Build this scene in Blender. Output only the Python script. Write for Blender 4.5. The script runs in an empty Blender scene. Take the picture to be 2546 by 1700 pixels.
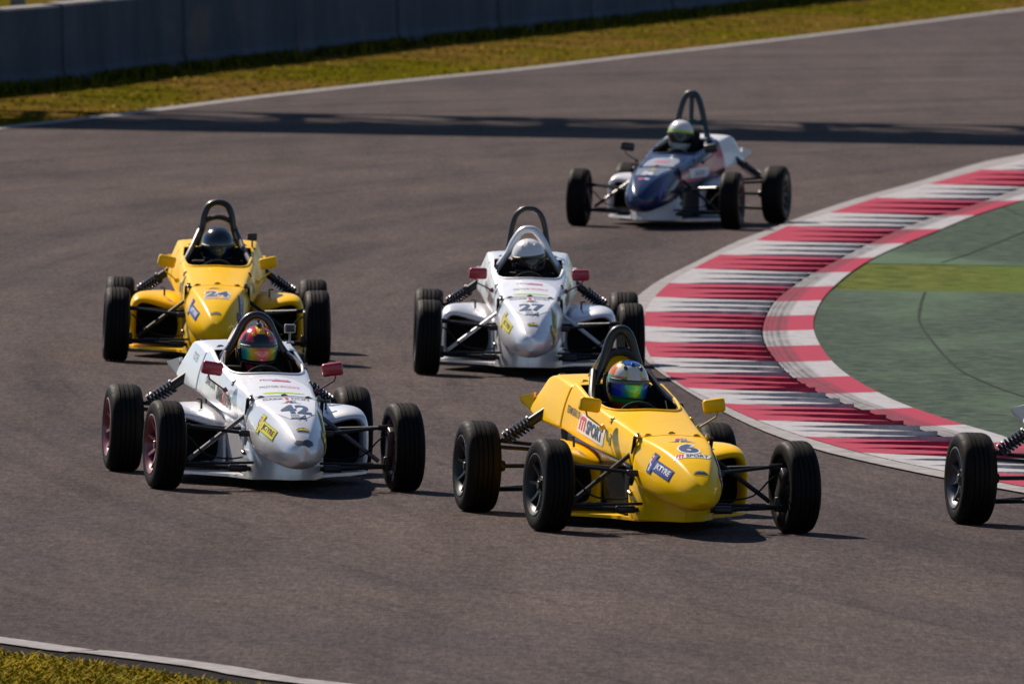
import bpy, bmesh, math, random
from mathutils import Vector, Matrix, Euler
from mathutils.bvhtree import BVHTree
random.seed(7)
R = math.radians
sc = bpy.context.scene
col = sc.collection

# ------------------------------------------------------------------ camera
cd = bpy.data.cameras.new('camera')
cam = bpy.data.objects.new('camera', cd); col.objects.link(cam); sc.camera = cam
CAM_H = 4.82
cd.sensor_width = 36.0; cd.lens = 36.0 * 39700 / 2546.0
cd.clip_start = 1.0; cd.clip_end = 5000
cam.matrix_world = Matrix.Translation((0, 0, CAM_H)) @ (Matrix.Rotation(R(90 - 2.204), 4, 'X') @ Matrix.Rotation(R(1.0), 4, 'Z'))
cd.dof.use_dof = True; cd.dof.focus_distance = 96.3; cd.dof.aperture_fstop = 12.0

# ------------------------------------------------------------------ light
SUN_K = Vector((0.64, -0.88, -1.0)).normalized()       # direction the light travels
elev = math.asin(-SUN_K.z)
world = bpy.data.worlds.new('World'); sc.world = world; world.use_nodes = True
wn = world.node_tree; bg = wn.nodes['Background']
sky = wn.nodes.new('ShaderNodeTexSky'); sky.sky_type = 'NISHITA'; sky.sun_disc = False
sky.sun_elevation = elev
sky.sun_rotation = math.atan2(-SUN_K.x, -SUN_K.y)      # clockwise from +Y
sky.dust_density = 0.2; sky.air_density = 0.8; sky.ozone_density = 2.0
wn.links.new(sky.outputs[0], bg.inputs[0]); bg.inputs[1].default_value = 0.062
sd = bpy.data.lights.new('sun', 'SUN'); sd.energy = 5.0; sd.angle = R(0.53); sd.color = (1.0, 0.87, 0.74)
so = bpy.data.objects.new('sun', sd); col.objects.link(so)
so.rotation_euler = SUN_K.to_track_quat('-Z', 'Y').to_euler()
sc.view_settings.view_transform = 'Standard'; sc.view_settings.look = 'None'
sc.view_settings.gamma = 1.0; sc.view_settings.exposure = 0.45
sc.cycles.max_bounces = 6; sc.cycles.caustics_reflective = False; sc.cycles.caustics_refractive = False

# ------------------------------------------------------------------ materials
def new_mat(name):
    m = bpy.data.materials.new(name); m.use_nodes = True
    nt = m.node_tree; return m, nt, nt.nodes['Principled BSDF']
def nd(nt, t, **kw):
    n = nt.nodes.new(t)
    for k, v in kw.items():
        if k.startswith('i_'):
            n.inputs[k[2:].replace('_', ' ')].default_value = v
        else: setattr(n, k, v)
    return n
def ramp(nt, fac, stops, interp='LINEAR'):
    r = nt.nodes.new('ShaderNodeValToRGB'); r.color_ramp.interpolation = interp
    e = r.color_ramp.elements
    while len(e) < len(stops): e.new(0.5)
    for k, (p, c) in enumerate(stops):
        e[k].position = p; e[k].color = (*c, 1) if len(c) == 3 else c
    nt.links.new(fac, r.inputs[0]); return r.outputs[0]
def mix(nt, fac, a, b, blend='MIX'):
    m = nt.nodes.new('ShaderNodeMix'); m.data_type = 'RGBA'; m.blend_type = blend
    for s, v in ((0, fac), (6, a), (7, b)):
        if hasattr(v, 'links') or isinstance(v, bpy.types.NodeSocket): nt.links.new(v, m.inputs[s])
        else: m.inputs[s].default_value = v if not isinstance(v, tuple) else (*v, 1)[:4]
    return m.outputs[2]
def noise(nt, scale, detail=4, rough=0.6, vec=None, dist=0):
    n = nd(nt, 'ShaderNodeTexNoise'); n.inputs['Scale'].default_value = scale
    n.inputs['Detail'].default_value = detail; n.inputs['Roughness'].default_value = rough
    n.inputs['Distortion'].default_value = dist
    if vec is not None: nt.links.new(vec, n.inputs['Vector'])
    return n.outputs[0]
def objco(nt, scale=(1, 1, 1)):
    tc = nd(nt, 'ShaderNodeTexCoord'); mp = nd(nt, 'ShaderNodeMapping'); mp.inputs['Scale'].default_value = scale
    nt.links.new(tc.outputs['Object'], mp.inputs['Vector']); return mp.outputs[0]
def bump(nt, bs, h, strength=0.3, dist=0.01):
    b = nd(nt, 'ShaderNodeBump'); b.inputs['Strength'].default_value = strength; b.inputs['Distance'].default_value = dist
    nt.links.new(h, b.inputs['Height']); nt.links.new(b.outputs[0], bs.inputs['Normal'])
_cache = {}
def paint(key, c, metallic=0.0, rough=0.35, coat=0.0, dirt=0.25, spec=0.5, dirtcol=(0.03, 0.025, 0.02)):
    """painted or coated surface with grime, small scratches and uneven gloss"""
    if key in _cache: return _cache[key]
    m, nt, bs = new_mat(key); v = objco(nt)
    n1 = noise(nt, 9, 5, 0.65, v); n2 = noise(nt, 140, 2, 0.5, v); n3 = noise(nt, 2.2, 3, 0.6, v)
    f = ramp(nt, n1, [(0.50, (0, 0, 0)), (0.80, (dirt,) * 3)])
    base = mix(nt, f, c, dirtcol)
    sp = ramp(nt, n2, [(0.70, (0, 0, 0)), (0.76, (min(1, dirt * 2),) * 3)])
    base = mix(nt, sp, base, dirtcol)
    nt.links.new(base, bs.inputs['Base Color'])
    rr = nd(nt, 'ShaderNodeMapRange'); rr.inputs['To Min'].default_value = max(.03, rough - .08); rr.inputs['To Max'].default_value = rough + .18
    nt.links.new(n3, rr.inputs['Value']); nt.links.new(rr.outputs[0], bs.inputs['Roughness'])
    bs.inputs['Metallic'].default_value = metallic; bs.inputs['Coat Weight'].default_value = coat
    bs.inputs['Coat Roughness'].default_value = 0.08; bs.inputs['Specular IOR Level'].default_value = spec
    bump(nt, bs, n1, 0.06, 0.01)
    _cache[key] = m; return m
YEL = (0.93, 0.545, 0.0)
M_yel = paint('yellow_paint', YEL, rough=0.30, coat=0.12, spec=.14, dirt=0.13, dirtcol=(0.28, 0.15, 0.01))
M_silver = paint('silver_paint', (0.80, 0.81, 0.84), metallic=0.5, rough=0.30, coat=0.3, dirt=0.25, dirtcol=(0.10, 0.09, 0.085))
M_white = paint('white_paint', (0.72, 0.74, 0.78), rough=0.35, coat=0.3, dirt=0.2)
M_navy = paint('navy_paint', (0.006, 0.020, 0.080), rough=0.22, coat=0.35, spec=.3, dirt=0.1)
M_pink = paint('rose_paint', (0.45, 0.018, 0.05), rough=0.35, coat=0.4, dirt=0.25)
M_black = paint('black_enamel', (0.012, 0.012, 0.014), rough=0.35, coat=0.2, dirt=0.3, dirtcol=(0.05, 0.045, 0.04))
M_hoop42 = paint('brown_black_enamel', (0.028, 0.014, 0.016), rough=0.28, coat=0.4, dirt=0.2)
M_teal = paint('dark_teal_enamel', (0.008, 0.032, 0.045), rough=0.4, dirt=0.2)
M_tub = paint('dark_tub', (0.035, 0.035, 0.04), metallic=0.5, rough=0.35, dirt=0.5)
M_dark = paint('dark_void', (0.006, 0.006, 0.007), rough=0.8, dirt=0.1)
M_steel = paint('steel', (0.16, 0.16, 0.165), metallic=0.8, rough=0.35, dirt=0.5)
M_arm = paint('black_steel_arm', (0.02, 0.02, 0.022), metallic=0.4, rough=0.3, dirt=0.3, dirtcol=(.06, .055, .05))
M_spring = paint('blue_black_spring', (0.008, 0.010, 0.03), rough=0.3, coat=0.4, dirt=0.2)
M_maroon = paint('maroon_paint', (0.16, 0.006, 0.022), rough=0.3, coat=0.5, dirt=0.25)
M_rimblack = paint('black_rim', (0.010, 0.010, 0.012), metallic=0.2, rough=0.38, dirt=0.4, dirtcol=(0.025, 0.023, 0.021))
M_rimgrey = paint('gunmetal_rim', (0.11, 0.11, 0.12), metallic=0.8, rough=0.3, dirt=0.4)
M_redm = paint('red_mirror', (0.40, 0.008, 0.035), rough=0.3, coat=0.4, dirt=0.2)
M_glass = paint('mirror_glass', (0.5, 0.5, 0.5), metallic=1.0, rough=0.05, dirt=0.1)
M_gold = paint('brass_fitting', (0.5, 0.38, 0.12), metallic=0.7, rough=0.3, dirt=0.3)
M_suit = paint('dark_racing_suit', (0.012, 0.014, 0.02), rough=0.9, dirt=0.2, spec=.2)
M_suitr = paint('red_racing_suit', (0.18, 0.012, 0.012), rough=0.9, dirt=0.2, spec=.2)
M_glove = paint('glove', (0.02, 0.02, 0.022), rough=0.9, dirt=0.2)
M_plastic = paint('camera_plastic', (0.02, 0.02, 0.022), rough=0.4, dirt=0.1)
M_case = paint('clear_case', (0.35, 0.36, 0.37), rough=0.15, dirt=0.1, coat=0.5)
def ink(key, c, rough=0.4): return paint('ink_' + key, c, rough=rough, dirt=0.12, coat=0.2)
I_white = ink('white', (0.78, 0.78, 0.78)); I_blue = ink('blue', (0.03, 0.05, 0.28)); I_slate = ink('slate', (0.035, 0.07, 0.14))
I_red = ink('red', (0.62, 0.02, 0.06)); I_black = ink('black', (0.015, 0.015, 0.018)); I_grey = ink('grey', (0.22, 0.23, 0.25))
I_yel = ink('yellow', (0.75, 0.62, 0.01)); I_green = ink('olive', (0.30, 0.38, 0.01)); I_pale = ink('pale', (0.66, 0.70, 0.78)); I_lime = ink('lime', (0.50, 0.72, 0.0))
I_purple = ink('violet', (0.30, 0.10, 0.35))

def tyre_mat():
    m, nt, bs = new_mat('tyre_rubber'); v = objco(nt)
    n = noise(nt, 25, 5, 0.6, v)
    nt.links.new(ramp(nt, n, [(0.3, (0.0045, 0.0045, 0.005)), (0.75, (0.012, 0.0105, 0.0095))]), bs.inputs['Base Color'])
    nt.links.new(ramp(nt, n, [(0.3, (0.5,) * 3), (0.8, (0.78,) * 3)]), bs.inputs['Roughness'])
    bs.inputs['Specular IOR Level'].default_value = 0.10
    bump(nt, bs, noise(nt, 160, 2, 0.5, v), 0.15, 0.004); return m
M_tyre = tyre_mat()
def asphalt():
    m, nt, bs = new_mat('asphalt'); v = objco(nt); ve = objco(nt, (1, 0.12, 1)); vt = objco(nt, (0.9, 0.06, 1))
    fine = noise(nt, 42, 3, 0.8, objco(nt, (1, .10, 1))); mid = noise(nt, 5.5, 5, 0.7, v); big = noise(nt, 0.28, 4, 0.55, v); st = noise(nt, 1.5, 5, 0.6, vt, 0.3)
    c = ramp(nt, fine, [(0.31, (0.022, 0.0175, 0.0185)), (0.5, (0.073, 0.060, 0.0605)), (0.70, (0.160, 0.131, 0.127))])
    c = mix(nt, 0.55, c, ramp(nt, mid, [(0.28, (0.034, 0.028, 0.029)), (0.5, (0.067, 0.055, 0.055)), (0.75, (0.108, 0.088, 0.083))]))
    c = mix(nt, 0.75, c, ramp(nt, st, [(0.36, (0.80,) * 3), (0.5, (0.98,) * 3), (0.7, (1.10,) * 3)]), 'MULTIPLY')
    tcg = nd(nt, 'ShaderNodeTexCoord'); vd = nd(nt, 'ShaderNodeVectorMath', operation='DISTANCE'); nt.links.new(tcg.outputs['Object'], vd.inputs[0]); vd.inputs[1].default_value = (170, 128, 0)
    cmb = nd(nt, 'ShaderNodeCombineXYZ'); nt.links.new(vd.outputs['Value'], cmb.inputs[0]); sy_ = nd(nt, 'ShaderNodeSeparateXYZ'); nt.links.new(tcg.outputs['Object'], sy_.inputs[0]); my = nd(nt, 'ShaderNodeMath', operation='MULTIPLY'); my.inputs[1].default_value = .035; nt.links.new(sy_.outputs[1], my.inputs[0]); nt.links.new(my.outputs[0], cmb.inputs[1])
    lane = noise(nt, 1.1, 5, 0.62, cmb.outputs[0]); lane2 = noise(nt, 7.0, 2, 0.5, cmb.outputs[0])
    c = mix(nt, 0.9, c, ramp(nt, lane, [(0.36, (0.72, 0.73, 0.76)), (0.5, (0.97,) * 3), (0.66, (1.16, 1.14, 1.10))]), 'MULTIPLY')
    c = mix(nt, 0.7, c, ramp(nt, lane2, [(0.30, (0.74,) * 3), (0.42, (1.0,) * 3), (0.75, (1.05,) * 3)]), 'MULTIPLY')
    c = mix(nt, 0.6, c, ramp(nt, big, [(0.35, (0.82, 0.82, 0.86)), (0.65, (1.12, 1.08, 1.0))]), 'MULTIPLY')
    spk = nd(nt, 'ShaderNodeTexVoronoi'); spk.inputs['Scale'].default_value = 6.0; nt.links.new(v, spk.inputs['Vector'])
    sf = ramp(nt, spk.outputs['Distance'], [(0.03, (0.6,) * 3), (0.045, (0, 0, 0))])
    wn_ = nd(nt, 'ShaderNodeTexWhiteNoise'); nt.links.new(spk.outputs['Position'], wn_.inputs['Vector'])
    gate = ramp(nt, wn_.outputs['Value'], [(0.955, (0, 0, 0)), (0.96, (1, 1, 1))])
    c = mix(nt, mix(nt, 1.0, sf, gate, 'MULTIPLY'), c, (0.35, 0.32, 0.26))  # sparse pale specks: small glints painted into the asphalt colour
    nt.links.new(c, bs.inputs['Base Color']); bs.inputs['Roughness'].default_value = 0.88
    bs.inputs['Specular IOR Level'].default_value = 0.03
    bump(nt, bs, fine, 0.5, 0.012); return m
def grassmat(key, a, b, c3, scale=3.0):
    m, nt, bs = new_mat(key); v = objco(nt); v2 = objco(nt, (1, .25, 1))
    n = noise(nt, scale, 5, 0.7, v); n2 = noise(nt, 0.35, 4, 0.6, v2); n3 = noise(nt, 30, 3, 0.7, v)
    c = ramp(nt, n, [(0.30, a), (0.62, b)])
    c = mix(nt, ramp(nt, n2, [(0.42, (0, 0, 0)), (0.60, (1, 1, 1))]), c, c3)
    c = mix(nt, 0.45, c, ramp(nt, n3, [(0.3, (0.55,) * 3), (0.7, (1.25,) * 3)]), 'MULTIPLY')
    nt.links.new(c, bs.inputs['Base Color']); bs.inputs['Roughness'].default_value = 0.9; bs.inputs['Specular IOR Level'].default_value = 0.0
    bump(nt, bs, n3, 0.6, 0.05); return m
def concrete(key, c, stain=(0.03, 0.03, 0.032), rough=0.85, s=1.4):
    m, nt, bs = new_mat(key); v = objco(nt, (1, 1, 0.5)); n = noise(nt, s, 6, 0.65, v); n2 = noise(nt, 22, 4, 0.6, v)
    cc = ramp(nt, n, [(0.32, stain), (0.62, c)])
    cc = mix(nt, 0.6, cc, ramp(nt, n2, [(0.3, (0.7,) * 3), (0.7, (1.15,) * 3)]), 'MULTIPLY')
    nt.links.new(cc, bs.inputs['Base Color']); bs.inputs['Roughness'].default_value = rough; bs.inputs['Specular IOR Level'].default_value = .04
    bump(nt, bs, n2, 0.3, 0.01); return m
M_asph = asphalt()
M_line = concrete('line_paint', (0.34, 0.33, 0.335), (0.20, 0.19, 0.195), s=5)
M_step = concrete('dark_kerb_step', (0.014, 0.010, 0.010), (0.007, 0.006, 0.006), s=6)
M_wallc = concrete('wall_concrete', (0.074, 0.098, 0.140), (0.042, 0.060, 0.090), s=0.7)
def wallstain(m):
    nt = m.node_tree; bs = nt.nodes['Principled BSDF']; src = bs.inputs['Base Color'].links[0].from_socket
    n = noise(nt, 1.0, 4, .6, objco(nt, (.6, .35, .9))); f = ramp(nt, n, [(0.60, (0, 0, 0)), (0.72, (.55,) * 3)])
    c = mix(nt, f, src, (0.16, 0.13, 0.125)); n2 = noise(nt, 1.0, 3, .5, objco(nt, (3, 3, .25))); f2 = ramp(nt, n2, [(0.55, (0, 0, 0)), (0.75, (.5,) * 3)])
    nt.links.new(mix(nt, f2, c, (0.03, 0.038, 0.05)), bs.inputs['Base Color'])
wallstain(M_wallc)
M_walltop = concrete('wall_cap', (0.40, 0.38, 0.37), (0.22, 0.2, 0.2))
M_green = None
def greencarpet():
    m, nt, bs = new_mat('green_runoff_paint'); v = objco(nt, (.6, .35, 1)); v1 = objco(nt, (.35, 0.10, 1))
    n = noise(nt, 9, 5, 0.7, v); n2 = noise(nt, 0.8, 4, 0.6, v1, 0.6); n3 = noise(nt, 40, 3, 0.6, objco(nt))
    c = ramp(nt, n, [(0.28, (0.016, 0.024, 0.020)), (0.5, (0.052, 0.075, 0.058)), (0.75, (0.090, 0.122, 0.092))])
    c = mix(nt, ramp(nt, n2, [(0.48, (0, 0, 0)), (0.64, (.7,) * 3)]), c, (0.095, 0.155, 0.100))
    c = mix(nt, 0.5, c, ramp(nt, n3, [(0.3, (0.6,) * 3), (0.7, (1.25,) * 3)]), 'MULTIPLY')
    nt.links.new(c, bs.inputs['Base Color']); bs.inputs['Roughness'].default_value = 0.9; bs.inputs['Specular IOR Level'].default_value = 0.03
    bump(nt, bs, n, 0.4, 0.02); return m
M_green = greencarpet()
def kerbpaint(key, c, worn):
    m, nt, bs = new_mat(key); v = objco(nt, (1, .4, 1)); n = noise(nt, 7, 6, 0.7, v); n2 = noise(nt, 45, 3, 0.6, objco(nt)); n4 = noise(nt, 2, 4, .6, objco(nt, (4, .5, 1)))
    cc = ramp(nt, n, [(0.30, worn), (0.52, c)])
    cc = mix(nt, 0.5, cc, ramp(nt, n2, [(0.3, (0.72,) * 3), (0.7, (1.1,) * 3)]), 'MULTIPLY')
    # rubber laid down along the flat strip (uv.x = across, uv.y = metres along)
    uv = nd(nt, 'ShaderNodeUVMap'); uv.uv_map = 'UVMap'; sx = nd(nt, 'ShaderNodeSeparateXYZ'); nt.links.new(uv.outputs[0], sx.inputs[0])
    wv = nd(nt, 'ShaderNodeMath', operation='MULTIPLY_ADD'); wv.inputs[1].default_value = 0.16; nt.links.new(noise(nt, .1, 2, .5, uv.outputs[0]), wv.inputs[0]); nt.links.new(sx.outputs[0], wv.inputs[2])
    def stop(p, w, d): return [(p - w, (0, 0, 0)), (p, (d,) * 3), (p + w, (0, 0, 0))]
    st = [(1.0, (.0,) * 3), (1.09, (.45,) * 3), (1.16, (.3,) * 3), (1.20, (.85,) * 3), (1.24, (.35,) * 3), (1.30, (.8,) * 3), (1.34, (.3,) * 3), (1.42, (.85,) * 3), (1.47, (.35,) * 3), (1.54, (.55,) * 3), (1.62, (0,) * 3)]
    st = [(p / 2.0, k) for p, k in st]
    hv = nd(nt, 'ShaderNodeMath', operation='MULTIPLY'); hv.inputs[1].default_value = 0.5; nt.links.new(wv.outputs[0], hv.inputs[0])
    rb = ramp(nt, hv.outputs[0], st)
    brk = ramp(nt, n4, [(0.3, (0.5,) * 3), (0.6, (1.0,) * 3)])
    cc = mix(nt, mix(nt, 1.0, rb, brk, 'MULTIPLY'), cc, (0.035, 0.03, 0.032))
    # grime along the serrations, heavier towards the inner end
    gr = ramp(nt, n4, [(0.50, (0, 0, 0)), (0.72, (.18,) * 3)]); gu = ramp(nt, hv.outputs[0], [(0.05, (0.15,) * 3), (0.45, (1.0,) * 3), (0.56, (0.5,) * 3), (.75, (.05,) * 3)])
    cc = mix(nt, mix(nt, 1.0, gr, gu, 'MULTIPLY'), cc, (0.05, 0.045, 0.047))
    nt.links.new(cc, bs.inputs['Base Color']); bs.inputs['Roughness'].default_value = 0.7; bs.inputs['Specular IOR Level'].default_value = .06
    bump(nt, bs, n2, 0.2, 0.01); return m
M_kred = kerbpaint('kerb_red', (0.34, 0.030, 0.068), (0.25, 0.045, 0.070))
M_kwhite = kerbpaint('kerb_white', (0.37, 0.365, 0.385), (0.26, 0.255, 0.27))

# ------------------------------------------------------------------ mesh helpers
def link_mesh(name, verts, faces, mats, parent=None, smooth=True, fm=None, autosm=None):
    me = bpy.data.meshes.new(name); me.from_pydata([tuple(v) for v in verts], [], faces)
    if not isinstance(mats, (list, tuple)): mats = [mats]
    for m in mats: me.materials.append(m)
    for i, p in enumerate(me.polygons):
        p.use_smooth = smooth
        if fm: p.material_index = fm[i]
    me.validate(); me.update()
    o = bpy.data.objects.new(name, me); col.objects.link(o)
    if parent: o.parent = parent
    if autosm and smooth: sharpen(me, autosm)
    return o
def sharpen(me, ang):
    bm = bmesh.new(); bm.from_mesh(me)
    for e in bm.edges:
        if len(e.link_faces) == 2 and e.calc_face_angle(0) > R(ang): e.smooth = False
    bm.to_mesh(me); bm.free()
def tag(o, label=None, cat=None, group=None, kind=None):
    if label: o['label'] = label
    if cat: o['category'] = cat
    if group: o['group'] = group
    if kind: o['kind'] = kind
    return o
class MB:
    def __init__(s): s.v = []; s.f = []; s.m = []
    def add(s, v, f, mi=0):
        b = len(s.v); s.v += [Vector(x) for x in v]; s.f += [tuple(b + i for i in q) for q in f]; s.m += [mi] * len(f)
    def box(s, c, d, rot=None, mi=0, bev=0.0):
        hx, hy, hz = d[0] / 2, d[1] / 2, d[2] / 2
        bm = bmesh.new(); bmesh.ops.create_cube(bm, size=1)
        for v in bm.verts: v.co = Vector((v.co.x * d[0], v.co.y * d[1], v.co.z * d[2]))
        if bev: bmesh.ops.bevel(bm, geom=list(bm.edges), offset=bev, segments=3, affect='EDGES', profile=0.5)
        M = Matrix.Translation(c) @ (Euler(rot).to_matrix().to_4x4() if rot else Matrix.Identity(4))
        vs = [M @ v.co for v in bm.verts]; bm.verts.index_update()
        s.add(vs, [tuple(v.index for v in f.verts) for f in bm.faces], mi); bm.free()
    def tube(s, pts, r, n=10, mi=0, cap=True, flat=1.0):
        pts = [Vector(p) for p in pts]; rr = r if isinstance(r, (list, tuple)) else [r] * len(pts)
        t0 = (pts[1] - pts[0]).normalized(); up = Vector((0, 1, 0)) if abs(t0.y) < .8 else Vector((0, 0, 1))
        nrm = (up - t0 * up.dot(t0)).normalized(); vs = []
        for i, p in enumerate(pts):
            t = ((pts[min(i + 1, len(pts) - 1)] - pts[max(i - 1, 0)])).normalized()
            nrm = (nrm - t * nrm.dot(t)).normalized(); bn = t.cross(nrm)
            for k in range(n):
                a = 2 * math.pi * k / n; vs.append(p + nrm * math.cos(a) * rr[i] * flat + bn * math.sin(a) * rr[i])
        fs = [(i * n + k, i * n + (k + 1) % n, (i + 1) * n + (k + 1) % n, (i + 1) * n + k) for i in range(len(pts) - 1) for k in range(n)]
        if cap: fs += [tuple(range(n))[::-1], tuple((len(pts) - 1) * n + k for k in range(n))]
        s.add(vs, fs, mi)
    def lathe(s, prof, c, axis='x', n=48, mi=None, closed=False):
        """prof: (radius, offset along axis)"""
        vs = []; c = Vector(c)
        for r, h in prof:
            for k in range(n):
                a = 2 * math.pi * k / n
                vs.append(c + Vector((h, r * math.cos(a), r * math.sin(a))))
        L = len(prof); rng = range(L if closed else L - 1)
        for i in rng:
            j = (i + 1) % L
            b = len(s.v)
            if i == 0: base = b; s.v += vs
            s.f += [(base + i * n + k, base + i * n + (k + 1) % n, base + j * n + (k + 1) % n, base + j * n + k) for k in range(n)]
            s.m += [mi[i] if mi else 0] * n
    def build(s, name, mats, parent=None, smooth=True, autosm=35):
        return link_mesh(name, s.v, s.f, mats, parent, smooth, s.m, autosm)
def catmull(pts, n=6):
    P = [Vector(p) for p in pts]; out = []
    for i in range(len(P) - 1):
        a, b, c, d = P[max(i - 1, 0)], P[i], P[i + 1], P[min(i + 2, len(P) - 1)]
        for k in range(n):
            t = k / n; out.append(0.5 * ((2 * b) + (c - a) * t + (2 * a - 5 * b + 4 * c - d) * t * t + (3 * b - a - 3 * c + d) * t ** 3))
    out.append(P[-1]); return out
def bake(o):
    dg = bpy.context.evaluated_depsgraph_get(); dg.update()
    me = bpy.data.meshes.new_from_object(o.evaluated_get(dg)); me.name = o.data.name
    o.modifiers.clear(); o.data = me; return o
def subd(o, lv=2, creases=None):
    if creases:
        me = o.data; at = me.attributes.new('crease_edge', 'FLOAT', 'EDGE')
        for e in me.edges: at.data[e.index].value = creases.get(tuple(sorted(e.vertices)), 0)
    m = o.modifiers.new('s', 'SUBSURF'); m.levels = lv; m.render_levels = lv
    bake(o)
    for p in o.data.polygons: p.use_smooth = True
    return o
def loft_sym(name, secs, mat, parent, crease=None, ends=(1, 1), lv=3, fmat=None, mats=None):
    """secs: [(y, [(x,z) from bottom centre to top centre])]; mirrored to a closed ring, capped; crease {profile index: value}"""
    vs = []; n = len(secs[0][1]); ringn = 2 * n - 2
    for y, pr in secs:
        full = [(x, z) for x, z in pr] + [(-x, z) for x, z in pr[-2:0:-1]]
        vs += [(x, y, z) for x, z in full]
    fs = []; fm = []
    for i in range(len(secs) - 1):
        for k in range(ringn):
            a = i * ringn + k; b = i * ringn + (k + 1) % ringn
            fs.append((a, b, b + ringn, a + ringn)); kk = k if k < n - 1 else ringn - 1 - k
            fm.append(fmat(i, kk) if fmat else 0)
    # caps as quads across the ring
    for e, base in ((0, 0), (1, (len(secs) - 1) * ringn)):
        for k in range(n - 1):
            l0 = base + k; l1 = base + k + 1; r0 = base + (ringn - k) % ringn; r1 = base + (ringn - k - 1)
            q = [l0, l1, r1, r0]; q2 = []
            for t in q:
                if t not in q2: q2.append(t)
            fs.append(tuple(q2) if e == 1 else tuple(q2[::-1])); fm.append(fmat(0 if e == 0 else len(secs) - 2, k) if fmat else 0)
    o = link_mesh(name, vs, fs, mats or mat, parent, True, fm)
    cr = {}
    for i in range(len(secs) - 1):
        for k, v in (crease or {}).items():
            for kk in {k % ringn, (ringn - k) % ringn}:
                cr[tuple(sorted((i * ringn + kk, (i + 1) * ringn + kk)))] = v
    for e, base in ((0, 0), (1, (len(secs) - 1) * ringn)):
        if ends[e]:
            for k in range(ringn): cr[tuple(sorted((base + k, base + (k + 1) % ringn)))] = ends[e]
    bm = bmesh.new(); bm.from_mesh(o.data); bmesh.ops.recalc_face_normals(bm, faces=bm.faces); bm.to_mesh(o.data); bm.free()
    subd(o, lv, cr); return o
def bvh_of(*objs):
    vs = []; fs = []
    for o in objs:
        b = len(vs); vs += [v.co.copy() for v in o.data.vertices]; fs += [tuple(b + i for i in p.vertices) for p in o.data.polygons]
    return BVHTree.FromPolygons(vs, fs)
# --- writing and marks laid onto a curved surface
_tc = {}
def text2d(s, bold=0.0, shear=0.0):
    key = (s, bold, shear)
    if key in _tc: return _tc[key]
    cu = bpy.data.curves.new('t', 'FONT'); cu.body = s; cu.align_x = 'CENTER'; cu.align_y = 'CENTER'; cu.offset = bold; cu.shear = shear
    cu.resolution_u = 3
    o = bpy.data.objects.new('t', cu); col.objects.link(o)
    dg = bpy.context.evaluated_depsgraph_get(); me = bpy.data.meshes.new_from_object(o.evaluated_get(dg))
    vs = [(v.co.x, v.co.y) for v in me.vertices]; fs = [tuple(p.vertices) for p in me.polygons]
    bpy.data.objects.remove(o); bpy.data.curves.remove(cu); bpy.data.meshes.remove(me)
    xs = [v[0] for v in vs]; ys = [v[1] for v in vs]
    cx, cy = (min(xs) + max(xs)) / 2, (min(ys) + max(ys)) / 2; w, h = max(xs) - min(xs), max(ys) - min(ys)
    _tc[key] = ([((x - cx) / w, (y - cy) / h) for x, y in vs], fs); return _tc[key]
def shp_text(s, cx, cy, w, h, mi, **kw):
    v, f = text2d(s, **kw); return ([(cx + x * w, cy + y * h) for x, y in v], f, mi)
def shp_poly(pts, mi): return (list(pts), [tuple(range(len(pts)))], mi)
def shp_m(cx, cy, w, h, mi, sk=.2):
    # squared lowercase m: an arch bar on three legs
    p = [(-.5, -.5), (-.5, .36), (-.38, .5), (.38, .5), (.5, .36), (.5, -.5), (.3, -.5), (.3, .24), (.1, .24), (.1, -.5), (-.1, -.5), (-.1, .24), (-.3, .24), (-.3, -.5)]
    return shp_poly([(cx + x * w + sk * y * h, cy + y * h) for x, y in p], mi)
def shp_rect(cx, cy, w, h, mi, rad=0.0, sk=0.0):
    if rad:
        p = []
        for sx, sy, a0 in ((1, 1, 0), (-1, 1, 90), (-1, -1, 180), (1, -1, 270)):
            for k in range(4):
                a = R(a0 + k * 30); p.append((cx + sx * (w / 2 - rad) + rad * math.cos(a), cy + sy * (h / 2 - rad) + rad * math.sin(a)))
    else: p = [(cx - w / 2, cy - h / 2), (cx + w / 2, cy - h / 2), (cx + w / 2, cy + h / 2), (cx - w / 2, cy + h / 2)]
    return shp_poly([(x + sk * (y - cy), y) for x, y in p], mi)
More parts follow.
